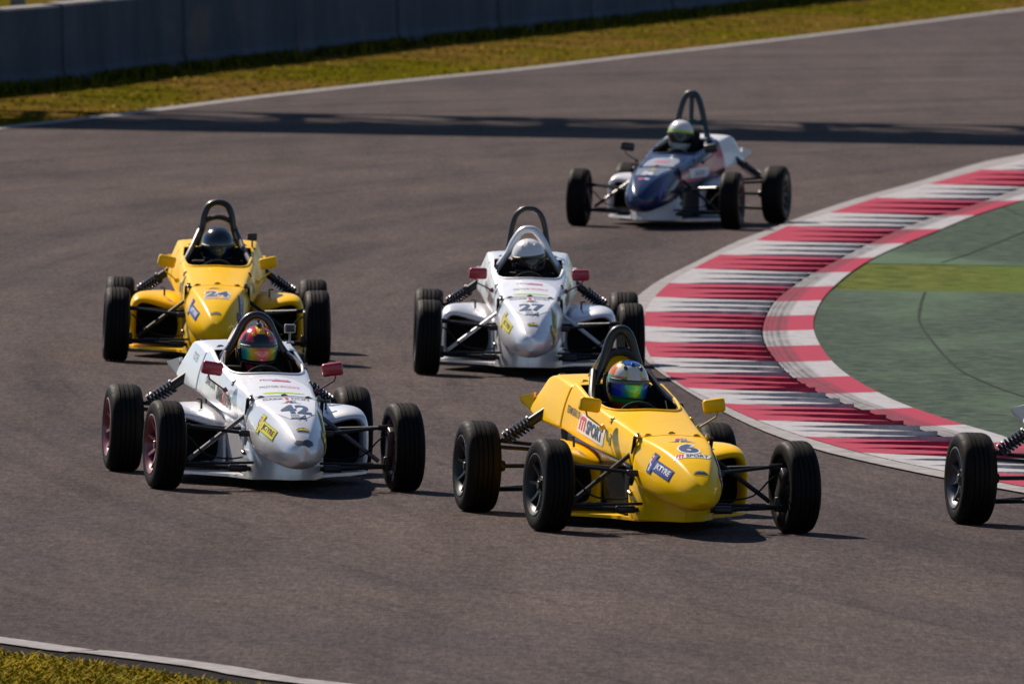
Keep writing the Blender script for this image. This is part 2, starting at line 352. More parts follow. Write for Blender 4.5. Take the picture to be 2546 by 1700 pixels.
def decal(name, shapes, mats, o, u, n, bvh, parent, rot=0.0, seg=0.02, lift=0.0025, dist=.12):
    o = Vector(o); n = Vector(n).normalized(); u = Vector(u); u = (u - n * u.dot(n)).normalized(); v = n.cross(u)
    ca, sa = math.cos(R(rot)), math.sin(R(rot)); u, v = u * ca + v * sa, v * ca - u * sa
    V = []; Fc = []; Mi = []
    for li, (pv, pf, mi) in enumerate(shapes):
        bm = bmesh.new(); bv = [bm.verts.new((x, y, 0)) for x, y in pv]
        for f in pf:
            try: bm.faces.new([bv[i] for i in f])
            except ValueError: pass
        bmesh.ops.triangulate(bm, faces=bm.faces[:])
        for _ in range(6):
            es = [e for e in bm.edges if e.calc_length() > seg * 1.5]
            if not es: break
            bmesh.ops.subdivide_edges(bm, edges=es, cuts=1); bmesh.ops.triangulate(bm, faces=bm.faces[:])
        bm.verts.index_update(); b = len(V); ok = True; loc = []
        for vv in bm.verts:
            w = o + u * vv.co.x + v * vv.co.y
            hit, hn, _, _ = bvh.ray_cast(w + n * dist, -n, dist * 2.5)
            if hit is None: loc.append(None); continue
            if hn.dot(n) < 0: hn = -hn
            loc.append(hit + hn * (lift + 0.0012 * mi_layer(li)))
        idx = {}
        for k, p in enumerate(loc):
            if p is not None: idx[k] = len(V); V.append(p)
        for f in bm.faces:
            q = [vv.index for vv in f.verts]
            if all(k in idx for k in q): Fc.append(tuple(idx[k] for k in q)); Mi.append(mi)
        bm.free()
    if not Fc: print('EMPTY DECAL', name); return None
    ob = link_mesh(name, V, Fc, mats, parent, True, Mi)
    return ob
def mi_layer(i): return min(i, 3)

# ------------------------------------------------------------------ ground
def sheet(name, pts, z, mat, kind='structure', label=None):
    bm = bmesh.new(); vs = [bm.verts.new((x, y, z)) for x, y in pts]; f = bm.faces.new(vs)
    if f.normal.z < 0: f.normal_flip()
    bm.normal_update()
    if f.normal.z < 0: bmesh.ops.reverse_faces(bm, faces=[f])
    bmesh.ops.triangulate(bm, faces=bm.faces[:])
    me = bpy.data.meshes.new(name); bm.to_mesh(me); bm.free(); me.materials.append(mat)
    o = bpy.data.objects.new(name, me); col.objects.link(o); o['kind'] = kind
    if label: o['label'] = label
    return o
def interp(pts, y):
    for (x0, y0), (x1, y1) in zip(pts, pts[1:]):
        if min(y0, y1) <= y <= max(y0, y1) and y0 != y1: return x0 + (x1 - x0) * (y - y0) / (y1 - y0)
    return pts[0][0] if abs(y - pts[0][1]) < abs(y - pts[-1][1]) else pts[-1][0]
def smoothpts(pts, n=5): return [(p.x, p.y) for p in catmull([(x, y, 0) for x, y in pts], n)]
M_gfar = grassmat('verge_grass', (0.050, 0.052, 0.004), (0.105, 0.090, 0.005), (0.125, 0.078, 0.018), 0.7)
M_gnear = grassmat('near_grass', (0.11, 0.085, 0.0005), (0.23, 0.155, 0.0005), (0.17, 0.125, 0.0005), 8)
M_gband = grassmat('band_grass', (0.030, 0.048, 0.020), (0.155, 0.180, 0.055), (0.105, 0.150, 0.045), 4)
sheet('ground', [(-900, -200), (900, -200), (900, 2500), (-900, 2500)], -0.035, M_gfar)
# outer edge of the corner (near left round to far right) and the inner kerb edges
OUT = smoothpts([(16, 64), (6, 72.6), (2, 76.6), (-0.90, 80.13), (-1.59, 81.57), (-2.17, 82.63), (-2.65, 83.43), (-5.6, 90), (-8.6, 103), (-10.2, 120), (-10.6, 140), (-9.6, 160), (-7.9, 177), (-6.1, 188.69), (-5.21, 193.97), (-4.29, 200.25), (-3.3, 206.88), (-1.68, 216.65), (-0.07, 225.45), (1.71, 236.58), (3.47, 247.31), (5.83, 262.47), (8.99, 283.59), (16, 330), (30, 420)], 4)
sheet('racetrack', OUT + [(140, 420), (140, 64)], -0.012, M_asph)
def strip(name, path, w0, w1, z0, z1, mat, parent=None):
    """ribbon along path, offsets w0..w1 to the left of travel"""
    vs = []; P = [Vector((x, y)) for x, y in path]
    for i, p in enumerate(P):
        t = (P[min(i + 1, len(P) - 1)] - P[max(i - 1, 0)]).normalized(); n = Vector((-t.y, t.x))
        a = p + n * w0; b = p + n * w1; vs += [(a.x, a.y, z0), (b.x, b.y, z1)]
    fs = [(2 * i, 2 * i + 1, 2 * i + 3, 2 * i + 2) for i in range(len(P) - 1)]
    o = link_mesh(name, vs, fs, mat, parent, False); 
    bm = bmesh.new(); bm.from_mesh(o.data); bmesh.ops.recalc_face_normals(bm, faces=bm.faces)
    if sum(f.normal.z for f in bm.faces) < 0: bmesh.ops.reverse_faces(bm, faces=bm.faces[:])
    bm.to_mesh(o.data); bm.free(); return o
o = strip('outer_track_line', OUT, 0.03, -0.21, -0.006, -0.006, M_line); o['kind'] = 'structure'
near = [p for p in OUT if p[1] < 100]; farp = [p for p in OUT if p[1] >= 165]
o = strip('near_edge_drop', near, 0.27, 0.032, -0.030, -0.016, M_step); o['kind'] = 'structure'
# verge beyond the far edge: gentle rise up to the wall
WALL = [(-14.5, 160), (-10.2, 185), (-6.71, 207.55), (-5.99, 211.95), (-4.61, 222.59), (-3.18, 231.9), (-1.78, 241.99), (-0.28, 251.65), (2.3, 268.57), (4.69, 285.08), (12, 332), (22, 400)]
WALL = [(x, y) for x, y in WALL]
# inner kerb
K_out = [(20, 260), (9.2, 205), (5.87, 184.31), (5.21, 179.9), (4.42, 172.84), (3.58, 165.83), (2.93, 159.67), (2.54, 155.45), (2.11, 150.93), (1.66, 145.0), (1.32, 140.49), (1.11, 136.86), (1.0, 134.01), (0.93, 129.5), (0.95, 125.6), (1.03, 122.03), (1.16, 118.9), (1.28, 116.6), (1.47, 113.6), (1.66, 111.08), (1.83, 109.3), (2.06, 107.45), (2.35, 105.8), (2.84, 103.55), (3.6, 100.6), (4.8, 96.8), (8, 89)]
K_tee = [(20.1, 258), (9.3, 203), (6.33, 186), (5.79, 181.75), (5.19, 177.29), (4.36, 170.58), (3.78, 165.95), (3.14, 160.12), (2.69, 155.93), (2.29, 151.2), (1.92, 147.12), (1.62, 143.09), (1.38, 139.45), (1.21, 135.8), (1.11, 132.5), (1.05, 128.9), (1.04, 125.77), (1.07, 122.5), (1.15, 119.82), (1.29, 117.0), (1.50, 114.4), (1.73, 111.69), (2.02, 109.2), (2.38, 106.8), (2.87, 104.4), (3.7, 101), (4.95, 97), (8.2, 89)]
K_str = [(20.6, 256), (11.4, 210), (6.6, 181), (5.43, 170.35), (4.89, 165.36), (4.53, 162.1), (4.15, 159.0), (3.74, 155.02), (3.38, 150.93), (3.09, 147.4), (2.68, 142.26), (2.41, 138.36), (2.21, 134.9), (2.08, 131.4), (2.0, 128.1), (1.98, 125.2), (2.01, 122.3), (2.07, 119.5), (2.17, 117.3), (2.31, 115.26), (2.48, 113.6), (2.70, 111.5), (2.92, 109.7), (3.10, 108.5), (3.75, 105.0), (4.6, 101.3), (6.0, 97), (9.4, 89)]
K_grn = [(20.9, 254), (12, 209), (7.2, 181), (6.0, 171.2), (5.29, 165.59), (5.0, 163.3), (4.55, 159.36), (4.11, 154.86), (3.66, 150.39), (3.31, 146.53), (3.0, 142.25), (2.78, 138.55), (2.61, 135.06), (2.49, 131.6), (2.43, 128.63), (2.42, 125.6), (2.45, 122.41), (2.52, 119.76), (2.65, 117.1), (2.82, 114.6), (3.09, 112.0), (3.36, 109.9), (3.52, 108.6), (4.2, 105.2), (5.05, 101.3), (6.4, 97), (9.8, 89)]
K_out, K_tee, K_str, K_grn = [smoothpts(k, 4) for k in (K_out, K_tee, K_str, K_grn)]
BND = [208.5, 203.2, 198, 192.8, 187.6, 182.4, 177.29, 171.2, 165.78, 160.4, 155.78, 151.2, 146.99, 142.95, 139.2, 135.66, 132.25, 128.95, 125.77, 122.70, 119.80, 117.0, 114.4, 111.75, 109.28, 106.92, 104.45, 101.9, 99.3, 96.6, 93.8, 91]
def kerb():
    rnd = random.Random(3)
    V = []; F = []; Mi = []; UV = []
    U = [i / 24 for i in range(25)]
    def row(Y, hfun, sk, wob):
        out = []
        for u in U:
            y = Y - 0.55 * u + (wob(u) if wob else 0); xt, xs = interp(K_tee, y), interp(K_str, y)
            out.append((xt + (xs - xt) * u, y, hfun(u)))
        # dark joint then the flat strip
        y = Y - 0.90; y2 = Y - 0.40; xs, xg = interp(K_str, y), interp(K_grn, y2)
        return out, [(xs + 0.012, y), (xg, y2)]
    for b in range(len(BND) - 1):
        y0, y1 = BND[b], BND[b + 1]; mi = b % 2; nt_ = 3
        tb = [y0 + (y1 - y0) * k / nt_ for k in range(nt_ + 1)]
        for k in range(nt_):
            ya, yb = tb[k], tb[k + 1]
            start = rnd.uniform(0.0, 0.22) if k else rnd.uniform(0, .1); amp = rnd.uniform(0.032, 0.041)
            ph = rnd.uniform(0, 6); wob = lambda u, ph=ph: 0.05 * math.sin(u * 6 + ph) + 0.010 * math.sin(u * 23 + ph * 3)
            hi = lambda u: 0.004 + amp * max(0.0, (u - start) / (1 - start)) ** 0.8
            lo = lambda u: 0.004
            md = lambda u: 0.004 + (hi(u) - 0.004) * 0.3
            w0 = WB[0]
            rows = [row(ya, lo, 0, lambda u: w0(u) - (.010 if (k or b) else 0)),
                    row(ya + (yb - ya) * .5, md, 0, lambda u: .5 * (w0(u) + wob(u))), row(yb, hi, 0, wob)]
            WB[0] = wob
            n = len(U); base = len(V)
            for r_, _ in rows:
                for j, p in enumerate(r_): V.append(p); UV.append((U[j], p[1]))
            for i in range(2):
                for j in range(n - 1):
                    a = base + i * n + j; F.append((a, a + 1, a + n + 1, a + n)); Mi.append(mi)
            # riser facing the camera
            top = base + 2 * n; low = len(V)
            for j, p in enumerate(rows[2][0]): V.append((p[0], p[1] - 0.010, 0.002)); UV.append((U[j], p[1]))
            for j in range(n - 1): F.append((top + j, top + j + 1, low + j + 1, low + j)); Mi.append(mi)
            # end face of each tooth at the inner side
            e = len(V); V += [(rows[q][0][-1][0] + .001, rows[q][0][-1][1], 0.0) for q in range(3)]; UV += [(1.0, 0)] * 3
            for q in range(2): F.append((base + q * n + n - 1, base + (q + 1) * n + n - 1, e + q + 1, e + q)); Mi.append(2)
            # flat strip
            s = len(V)
            for _, st in rows:
                for j, (x, y) in enumerate(st): V.append((x, y, 0.014)); UV.append((1.05 + j * 0.95, y))
            for i in range(2): F.append((s + 2 * i, s + 2 * i + 1, s + 2 * i + 3, s + 2 * i + 2)); Mi.append(mi)
    o = link_mesh('kerb', V, F, [M_kred, M_kwhite, M_step], None, False, Mi)
    uvl = o.data.uv_layers.new(name='UVMap')
    for l in o.data.loops: uvl.data[l.index].uv = UV[l.vertex_index]
    tag(o, 'curved red and white striped kerb with serrated teeth on the inside of the corner', 'kerb')
    # white line along the kerb's track side
    ys = [204 - i * 1.0 for i in range(114)]
    V = []; 
    for y in ys: V += [(interp(K_out, y), y, 0.0), (interp(K_tee, y) + .01, y, 0.0)]
    F = [(2 * i, 2 * i + 1, 2 * i + 3, 2 * i + 2) for i in range(len(ys) - 1)]
    l = link_mesh('inner_track_line', V, F, M_line, None, False); l['kind'] = 'structure'
    V = []
    for y in ys: V += [(interp(K_tee, y) - .0, y, -0.004), (interp(K_grn, y) , y, -0.004)]
    l = link_mesh('kerb_bed', V, F, M_step, None, False); l['kind'] = 'structure'
WB = [lambda u: 0]
kerb()
# green painted run-off inside the kerb, crossed by a band of grass
def inner(y): return interp(K_grn, y) - 0.03
ys1 = [204, 195, 188, 181, 175, 170, 166, 163, 160, 157, 154, 151, 149, 147, 145.2]
ys2 = [138.2, 136, 134, 132, 130, 128, 126, 124, 122, 120, 118, 116, 114, 112, 110, 108.5, 106.5, 104, 102, 100, 97, 93, 90]
sheet('green_runoff', [(inner(y), y) for y in ys1] + [(60, 145.4), (60, 204)], 0.004, M_green)
sheet('green_runoff_near', [(inner(y), y) for y in ys2] + [(60, 90), (60, 138.5)], 0.004, M_green)
sheet('grass_band', [(inner(y), y) for y in [147, 145, 143, 141, 139, 137]] + [(60, 137), (60, 147)], 0.0, M_gband)
M_seam = concrete('seam', (0.040, 0.055, 0.044), (0.016, 0.022, 0.018), s=9)
for k, path in enumerate([[(4.12, 154.5), (8, 154.9), (60, 155.5)], [(3.75, 149.9), (8, 150.0), (60, 150.1)], [(5.0, 163), (5.2, 158), (4.9, 154.5), (4.2, 148), (3.9, 145.6)], smoothpts([(3.56, 137.9), (3.42, 134), (3.33, 129.8), (3.38, 122.1), (3.52, 119), (3.74, 116.47), (4.3, 112), (6, 106)], 4)]):
    o = strip('runoff_seam', path, -0.012 if k != 2 else -.010, 0.012 if k != 2 else .010, 0.008, 0.008, M_seam); o['kind'] = 'structure'

# ------------------------------------------------------------------ verge, wall, fence, bridge
def blades(name, label, spots, hmin, hmax, w, mats, seed=1):
    r = random.Random(seed); V = []; F = []; Mi = []
    for (x, y, z) in spots:
        h = r.uniform(hmin, hmax); a = r.uniform(0, math.pi); kl = 1 if hmax < .1 else .15; lx, ly = r.uniform(-2, 2) * h * kl, r.uniform(-1, 2.5) * h * kl
        dx, dy = math.cos(a) * w / 2, math.sin(a) * w / 2; b = len(V)
        V += [(x - dx, y - dy, z), (x + dx, y + dy, z), (x + lx * .4 + dx * .7, y + ly * .4 + dy * .7, z + h * .6), (x + lx * .4 - dx * .7, y + ly * .4 - dy * .7, z + h * .6), (x + lx, y + ly, z + h)]
        F += [(b, b + 1, b + 2, b + 3), (b + 3, b + 2, b + 4)]; m = r.randrange(len(mats)); Mi += [m, m]
    o = link_mesh(name, V, F, mats, None, False, Mi); tag(o, label, 'grass', None, 'stuff'); return o
def leafmat(key, c):
    m, nt, bs = new_mat(key); n = noise(nt, 3, 3, .6, objco(nt))
    nt.links.new(mix(nt, n, c, tuple(k * 1.35 for k in c)), bs.inputs['Base Color']); bs.inputs['Roughness'].default_value = .85; bs.inputs['Specular IOR Level'].default_value = .05
    return m
G1 = leafmat('blade_olive', (0.13, 0.105, 0.001)); G2 = leafmat('blade_yellow', (0.28, 0.19, 0.001)); G3 = leafmat('blade_dry', (0.15, 0.085, 0.024)); G4 = leafmat('blade_green', (0.085, 0.085, 0.001))
r = random.Random(5); sp = []
while len(sp) < 14000:
    y = r.uniform(78.0, 83.8); x = r.uniform(-3.3, -0.2)
    xo = interp([p for p in OUT if p[1] < 92][::-1], y)
    if x < xo - 0.25 + r.uniform(-.05, .02): sp.append((x, y, -0.035))
blades('near_grass_blades', 'yellow green grass growing in the near left corner beside the track', sp, 0.012, 0.04, 0.014, [G2, G2, G1, G4], 2)
sp = []; fo = [p for p in OUT if p[1] > 165][::-1]
while len(sp) < 9000:
    y = r.uniform(184, 300); xo = interp(fo, y); xw = interp(WALL[::-1], y); t = r.random()
    if r.random() < 0.25: x = xo - .05 - abs(r.gauss(0, .12))
    elif r.random() < 0.2: x = xw + .03 + abs(r.gauss(0, .12))
    else: x = xw + (xo - xw) * t
    if xw < x < xo - .03: sp.append((x, y, -0.035))
blades('verge_grass_blades', 'patchy green and dry grass between the far track edge and concrete wall', sp, 0.008, 0.03, 0.05, [G1, G2, G3, G4], 3)

r = random.Random(11); sp = []
while len(sp) < 9000:
    y = r.uniform(186, 300); xw = interp(WALL[::-1], y)
    if math.sin(y * 1.7) + math.sin(y * .61 + 1) + r.gauss(0, .8) > -.3: sp.append((xw + .02 + abs(r.gauss(0, .16)), y, -0.035))
blades('wall_foot_grass', 'taller dark green grass tufts along the foot of the concrete wall', sp, 0.05, 0.17, 0.05, [leafmat('blade_dark', (0.030, 0.042, 0.006)), G4], 8)

def lerp_on(path, s):
    d = 0
    for (x0, y0), (x1, y1) in zip(path, path[1:]):
        L = math.hypot(x1 - x0, y1 - y0)
        if d + L >= s: t = (s - d) / L; return Vector((x0 + (x1 - x0) * t, y0 + (y1 - y0) * t)), Vector((x1 - x0, y1 - y0)).normalized()
        d += L
    return Vector(path[-1]), Vector((0, 1))
JOINTS = [150, 162, 173, 181, 190.5, 201.2, 211.95, 222.59, 231.9, 241.99, 251.65, 261.5, 271, 280.5, 290, 300, 310, 320]
wall = bpy.data.objects.new('concrete_wall', None); col.objects.link(wall)
tag(wall, 'long grey precast concrete barrier wall beyond the far grass verge', 'wall')
for i in range(len(JOINTS) - 1):
    y0, y1 = JOINTS[i] + .14, JOINTS[i + 1] - .14
    x0, x1 = interp(WALL, y0), interp(WALL, y1)
    t = Vector((x1 - x0, y1 - y0)).normalized(); n = Vector((-t.y, t.x)); V = []
    hh = 1.05 + random.uniform(-.015, .015); off = random.uniform(-.012, .012)
    prof = [(0.0, -0.1), (0.0, 0.10), (0.035, 0.18), (0.06, hh - .03), (0.085, hh), (0.33, hh), (0.36, hh - .03), (0.42, -0.1)]
    for q, (x, y) in enumerate(((x0, y0), (x1, y1))):
        for w, z in prof:
            p = Vector((x, y)) + n * (w + off); V.append((p.x, p.y, z))
    m = len(prof); F = [(k, k + 1, m + k + 1, m + k) for k in range(m - 1)] + [tuple(range(m)), tuple(range(m, 2 * m))[::-1]]
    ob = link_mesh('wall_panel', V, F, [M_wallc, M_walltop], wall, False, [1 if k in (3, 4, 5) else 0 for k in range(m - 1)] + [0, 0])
    bm = bmesh.new(); bm.from_mesh(ob.data); bmesh.ops.recalc_face_normals(bm, faces=bm.faces); bm.to_mesh(ob.data); bm.free()
# fence standing behind the wall
fence = bpy.data.objects.new('debris_fence', None); col.objects.link(fence)
tag(fence, 'wire debris fence on steel posts standing just behind the concrete wall', 'fence')
yy = 188.0
while yy < 300:
    x = interp(WALL, yy) - 0.75; mb = MB(); mb.box((x, yy, 1.9), (0.20, 0.22, 3.9), bev=.01); mb.box((x + .2, yy, 3.9), (0.5, 0.07, 0.07), (0, -.5, 0)); mb.build('fence_post', M_steel, fence); yy += 4.1
mb = MB()
for z in (0.5, 1.25, 2.0, 2.9, 3.75): mb.tube([(interp(WALL, y) - .70, y, z) for y in range(188, 300, 8)], 0.012, 6)
mb.build('fence_cable', M_steel, fence)
# footbridge over the track; its truss throws the long band of shadow
br = bpy.data.objects.new('truss_bridge', None); br.location = (0, 201, 0); col.objects.link(br)
tag(br, 'overhead truss bridge spanning the track high above, known from its long shadow band', 'bridge')
mb = MB()
XA, XB = -26.0, 46.0
mb.box(((XA + XB) / 2, 0.15, 12.0), (XB - XA, 4.4, 0.14)); mb.build('bridge_roof', M_steel, br)
for yo in (-2.0, 2.4):
    mb = MB()
    for z in (6.4, 11.85): mb.box(((XA + XB) / 2, yo, z), (XB - XA, 0.28, 0.34))
    mb.box(((XA + XB) / 2, yo, 10.6), (XB - XA, 0.2, 0.2))
    x = XA; k = 0; rb = random.Random(9)
    while x < XB - 2:
        w = 2.3
        mb.tube([(x, yo, 6.4), (x + w / 2, yo, 11.85), (x + w, yo, 6.4)], 0.21, 6); mb.tube([(x - w / 2, yo, 9.0), (x + w / 2, yo, 6.5)], .2, 6); mb.tube([(x, yo, 6.4), (x, yo, 11.85)], 0.16, 6)
        if rb.random() < .3: mb.box((x + w * .5, yo, 7.4 + rb.random() * 1.2), (w * rb.uniform(.5, 1), .1, rb.uniform(.8, 1.6)))
        x += w
    mb.build('bridge_truss', M_steel, br)
mb = MB()
for z in (6.35,):
    x = XA
    while x < XB: mb.box((x, .2, z), (.2, 4.2, .2)); x += 3.2
mb.build('bridge_cross_beam', M_steel, br)
for x in (XA + .6, XB - .6):
    mb = MB()
    for yo in (-1.9, 2.3): mb.box((x, yo, 3.1), (0.6, 0.4, 6.4))
    mb.build('bridge_support', M_steel, br)

# ------------------------------------------------------------------ racing cars
def wheel(parent, x, y, s, rimmat, steer=0.0, camber=0.0, roll=0.0, w=0.19, D=0.56):
    """s = +1: outer face towards +x"""
    hub = MB(); hub.lathe([(0.0, -.07), (0.055, -.07), (0.06, 0.02), (0.0, 0.02)], (0, 0, 0), n=20); hub.lathe([(0.02, -.055), (0.138, -.02), (0.138, -.008), (.02, -.008)], (0, 0, 0), n=32)
    hub.box((-.085, 0, .0), (.04, .07, .26), bev=.008)
    o = hub.build('wheel', M_steel, parent)
    Ro = D / 2; h = w / 2
    # tyre section with four circumferential grooves, rounded shoulders, bulging sidewall
    pr = [(0.178, -h * .78), (0.186, -h * .90), (0.205, -h * .98), (0.232, -h * 1.0), (0.252, -h * .96), (0.266, -h * .88), (0.2745, -h * .76)]
    g = [-.045, -.015, .015, .045]
    tr = [(Ro - .003, -h * .62)]
    for gx in g: tr += [(Ro - .0005 , gx - .0045), (Ro - .008, gx - .003), (Ro - .008, gx + .003), (Ro - .0005, gx + .0045)]
    tr += [(Ro - .003, h * .62)]
    pr = pr + tr + [(r_, -a) for r_, a in pr[::-1]] + [(0.172, h * .7), (0.172, -h * .7)]
    t = MB(); t.lathe(pr, (0, 0, 0), n=72, closed=True); ty = t.build('tyre', M_tyre, o, autosm=40)
    rm = MB()
    rm.lathe([(0.170, -.082), (0.188, -.084), (0.188, -.078), (0.166, -.070), (0.155, -.02), (0.150, .03), (0.160, .066), (0.176, .074), (0.190, .080), (0.192, .086), (0.184, .088), (0.172, .080), (0.156, .066), (0.142, .03), (0.148, -.02), (0.156, -.066), (.163, -.078)], (0, 0, 0), n=56, closed=True)
    rm.lathe([(0.0, .048), (0.052, .048), (0.060, .040), (0.060, -.01), (0.0, -.01)], (0, 0, 0), n=28); rm.lathe([(0.0, .066), (0.022, .066), (0.026, .060), (0.026, .044)], (0, 0, 0), n=16)
    for k in range(8):
        a = 2 * math.pi * k / 8; ca, sa = math.cos(a), math.sin(a)
        for q, (r0, r1, w0, w1, x0, x1) in enumerate([(0.040, 0.165, 0.024, 0.015, .044, .072)]):
            V = []
            for rr, ww, xx in ((r0, w0, x0), ((r0 + r1) / 2, (w0 + w1) / 2 * .85, (x0 + x1) / 2 - .006), (r1, w1, x1)):
                for dw, dx in ((-ww, -.014), (-ww * .6, 0.0), (ww * .6, 0.0), (ww, -.014)):
                    V.append((xx + dx, rr * ca - dw * sa, rr * sa + dw * ca))
            F = [(i * 4 + j, i * 4 + j + 1, i * 4 + j + 5, i * 4 + j + 4) for i in range(2) for j in range(3)] + [(0, 1, 2, 3), (8, 9, 10, 11)]
            rm.add(V, F)
    for k in range(4):
        a = 2 * math.pi * (k + .5) / 4; rm.lathe([(0, .058), (.008, .058), (.009, .048)], (0, .038 * math.cos(a), .038 * math.sin(a)), n=8)
    ri = rm.build('rim', rimmat, o, autosm=35); ri.location = ((w - .19) / 2 + .005, 0, 0)
    M = Matrix.Translation((x, y, Ro - .004)) @ Matrix.Rotation(steer, 4, 'Z') @ Matrix.Rotation(-s * camber, 4, 'Y') @ Matrix.Rotation(roll, 4, 'X')
    if s < 0: M = M @ Matrix.Rotation(math.pi, 4, 'Z')
    o.matrix_local = M
    return o
def coil(mb, a, b, r, turns, wr, mi=0):
    a, b = Vector(a), Vector(b); ax = (b - a); t = ax.normalized(); u = t.orthogonal().normalized(); v = t.cross(u); n = turns * 14
    mb.tube([a + ax * (i / n) + (u * math.cos(2 * math.pi * i / 14) + v * math.sin(2 * math.pi * i / 14)) * r for i in range(n + 1)], wr, 6, mi)

def make_car(spec):
    P = bpy.data.objects.new('racing_car', None); col.objects.link(P)
    tag(P, spec['label'], 'racing car', 'single seat racing cars rounding the corner')
    B = spec['body']; T = spec.get('tub', M_tub)
    # nose
    nose = loft_sym('nose_cone', [
        (-0.004, [(0, .262), (.12, .262), (.222, .272), (.248, .36), (.234, .485), (.202, .566), (0, .588)]),
        (-0.25, [(0, .225), (.12, .228), (.216, .248), (.240, .345), (.216, .462), (.176, .546), (0, .566)]),
        (-0.50, [(0, .175), (.11, .185), (.188, .220), (.213, .312), (.182, .425), (.132, .502), (0, .522)]),
        (-0.68, [(0, .155), (.09, .165), (.142, .21), (.170, .292), (.142, .378), (.090, .446), (0, .460)]),
        (-0.82, [(0, .165), (.065, .175), (.098, .212), (.118, .274), (.095, .335), (.055, .380), (0, .390)]),
        (-0.905, [(0, .215), (.03, .220), (.048, .238), (.058, .270), (.046, .296), (.024, .316), (0, .320)])],
        spec.get('nose', B), P, crease={5: .5, 2: .3}, ends=(1, 0))
    ap = MB(); pl = [(.252, .07), (.250, -.02), (.20, -.14), (.12, -.27), (.05, -.355), (0, -.385)]
    pl = pl + [(-x, y) for x, y in pl[-2::-1]]
    V = []
    for z, k in ((.078, 1.0), (.16, 1.0), (.25, .985), (.33, .90)):
        for x, y in pl: V.append((x * k, y * (k if y < 0 else 1) + (0.0 if z < .2 else .02), z))
    n = len(pl); F = [(i * n + k, i * n + k + 1, (i + 1) * n + k + 1, (i + 1) * n + k) for i in range(3) for k in range(n - 1)] + [tuple(range(n))]
    ap.add(V, F); apo = ap.build('nose_apron', spec.get('apron', B), P, autosm=28)
    # main body with the cockpit cut out
    body = loft_sym('bodywork', [
        (0.006, [(0, .40), (.15, .40), (.240, .39), (.247, .45), (.234, .52), (.203, .570), (0, .592)]),
        (0.40, [(0, .42), (.18, .42), (.262, .425), (.266, .50), (.250, .57), (.216, .625), (0, .655)]),
        (0.76, [(0, .44), (.2, .44), (.29, .45), (.292, .54), (.280, .615), (.258, .672), (0, .722)]),
        (1.20, [(0, .48), (.22, .48), (.322, .492), (.312, .58), (.298, .69), (.282, .75), (0, .765)]),
        (1.62, [(0, .53), (.25, .53), (.358, .548), (.338, .68), (.296, .79), (.272, .826), (0, .835)])],
        None, P, crease={2: .8, 5: .45}, ends=(1, 1), mats=[B, M_dark, spec.get('flank', B)], fmat=lambda i, k: 2 if k in (2, 3) and i >= 0 and 'flank' in spec else 0)
    cut = MB(); pl = [(0, .735), (.10, .75), (.175, .785), (.222, .85), (.243, 1.0), (.262, 1.25), (.255, 1.56)]
    pl = pl + [(-x, y) for x, y in pl[:0:-1]]; n = len(pl)
    cut.add([(x, y, z) for z in (.2, 1.3) for x, y in pl], [tuple(range(n))[::-1], tuple(range(n, 2 * n))] + [(k, (k + 1) % n, n + (k + 1) % n, n + k) for k in range(n)])
    co = cut.build('cutter', [M_dark], None, smooth=False)
    bm = bmesh.new(); bm.from_mesh(co.data); bmesh.ops.recalc_face_normals(bm, faces=bm.faces); bm.to_mesh(co.data); bm.free()
    bvh_full = bvh_of(body)
    md = body.modifiers.new('b', 'BOOLEAN'); md.operation = 'DIFFERENCE'; md.object = co; md.solver = 'EXACT'
    try: md.material_mode = 'TRANSFER'
    except Exception: pass
    bake(body); bpy.data.objects.remove(co); sharpen(body.data, 38)
    # rolled lip round the front of the cockpit
    rim = []
    for x, y in [(.258, 1.2), (.251, 1.08), (.243, 1.0), (.230, .90), (.195, .812), (.14, .765), (.07, .74), (0, .735)]:
        h = bvh_full.ray_cast(Vector((x, y, 1.2)), Vector((0, 0, -1)))[0]; rim.append((x, y, h.z + .002))
    rim = [(-x, y, z) for x, y, z in rim] + rim[-2::-1]
    mb = MB(); mb.tube(catmull(rim, 3), 0.0095, 8); mb.build('cockpit_rim', spec.get('rimlip', B), P)
    # lower tub
    loft_sym('monocoque', [(0.02, [(0, .085), (.2, .085), (.238, .12), (.242, .30), (.236, .405), (0, .405)]), (1.0, [(0, .085), (.22, .085), (.25, .12), (.262, .32), (.275, .455), (0, .455)]), (2.0, [(0, .085), (.2, .085), (.24, .12), (.24, .35), (.24, .53), (0, .53)])], T, P, crease={1: .8, 4: .9}, lv=2)
    # rear engine cover
    rc = loft_sym('engine_cover', [
        (1.632, [(0, .53), (.25, .53), (.362, .545), (.340, .68), (.296, .79), (.262, .825), (0, .84)]),
        (1.95, [(0, .54), (.25, .54), (.378, .555), (.352, .70), (.300, .835), (.255, .855), (0, .862)]),
        (2.24, [(0, .57), (.25, .57), (.392, .575), (.362, .71), (.305, .858), (.255, .866), (0, .872)]),
        (2.42, [(0, .65), (.25, .64), (.392, .610), (.380, .68), (.318, .745), (.265, .765), (0, .775)]),
        (2.50, [(0, .67), (.25, .66), (.380, .635), (.370, .67), (.315, .705), (.265, .72), (0, .73)])],
        spec.get('cover', B), P, crease={2: .9, 4: .7}, ends=(1, .8))
    for s in (-1, 1):
        mb = MB(); mb.add([(s * .37, 2.40, .60), (s * .375, 2.40, .73), (s * .435, 2.56, .70), (s * .425, 2.55, .665), (s * .34, 2.5, .62), (s * .34, 2.5, .73)],
            [(0, 1, 2, 3), (4, 5, 2, 3), (0, 4, 3), (1, 5, 2), (0, 1, 5, 4)])
        o = mb.build('cover_flare', spec.get('cover', B), P, smooth=False)
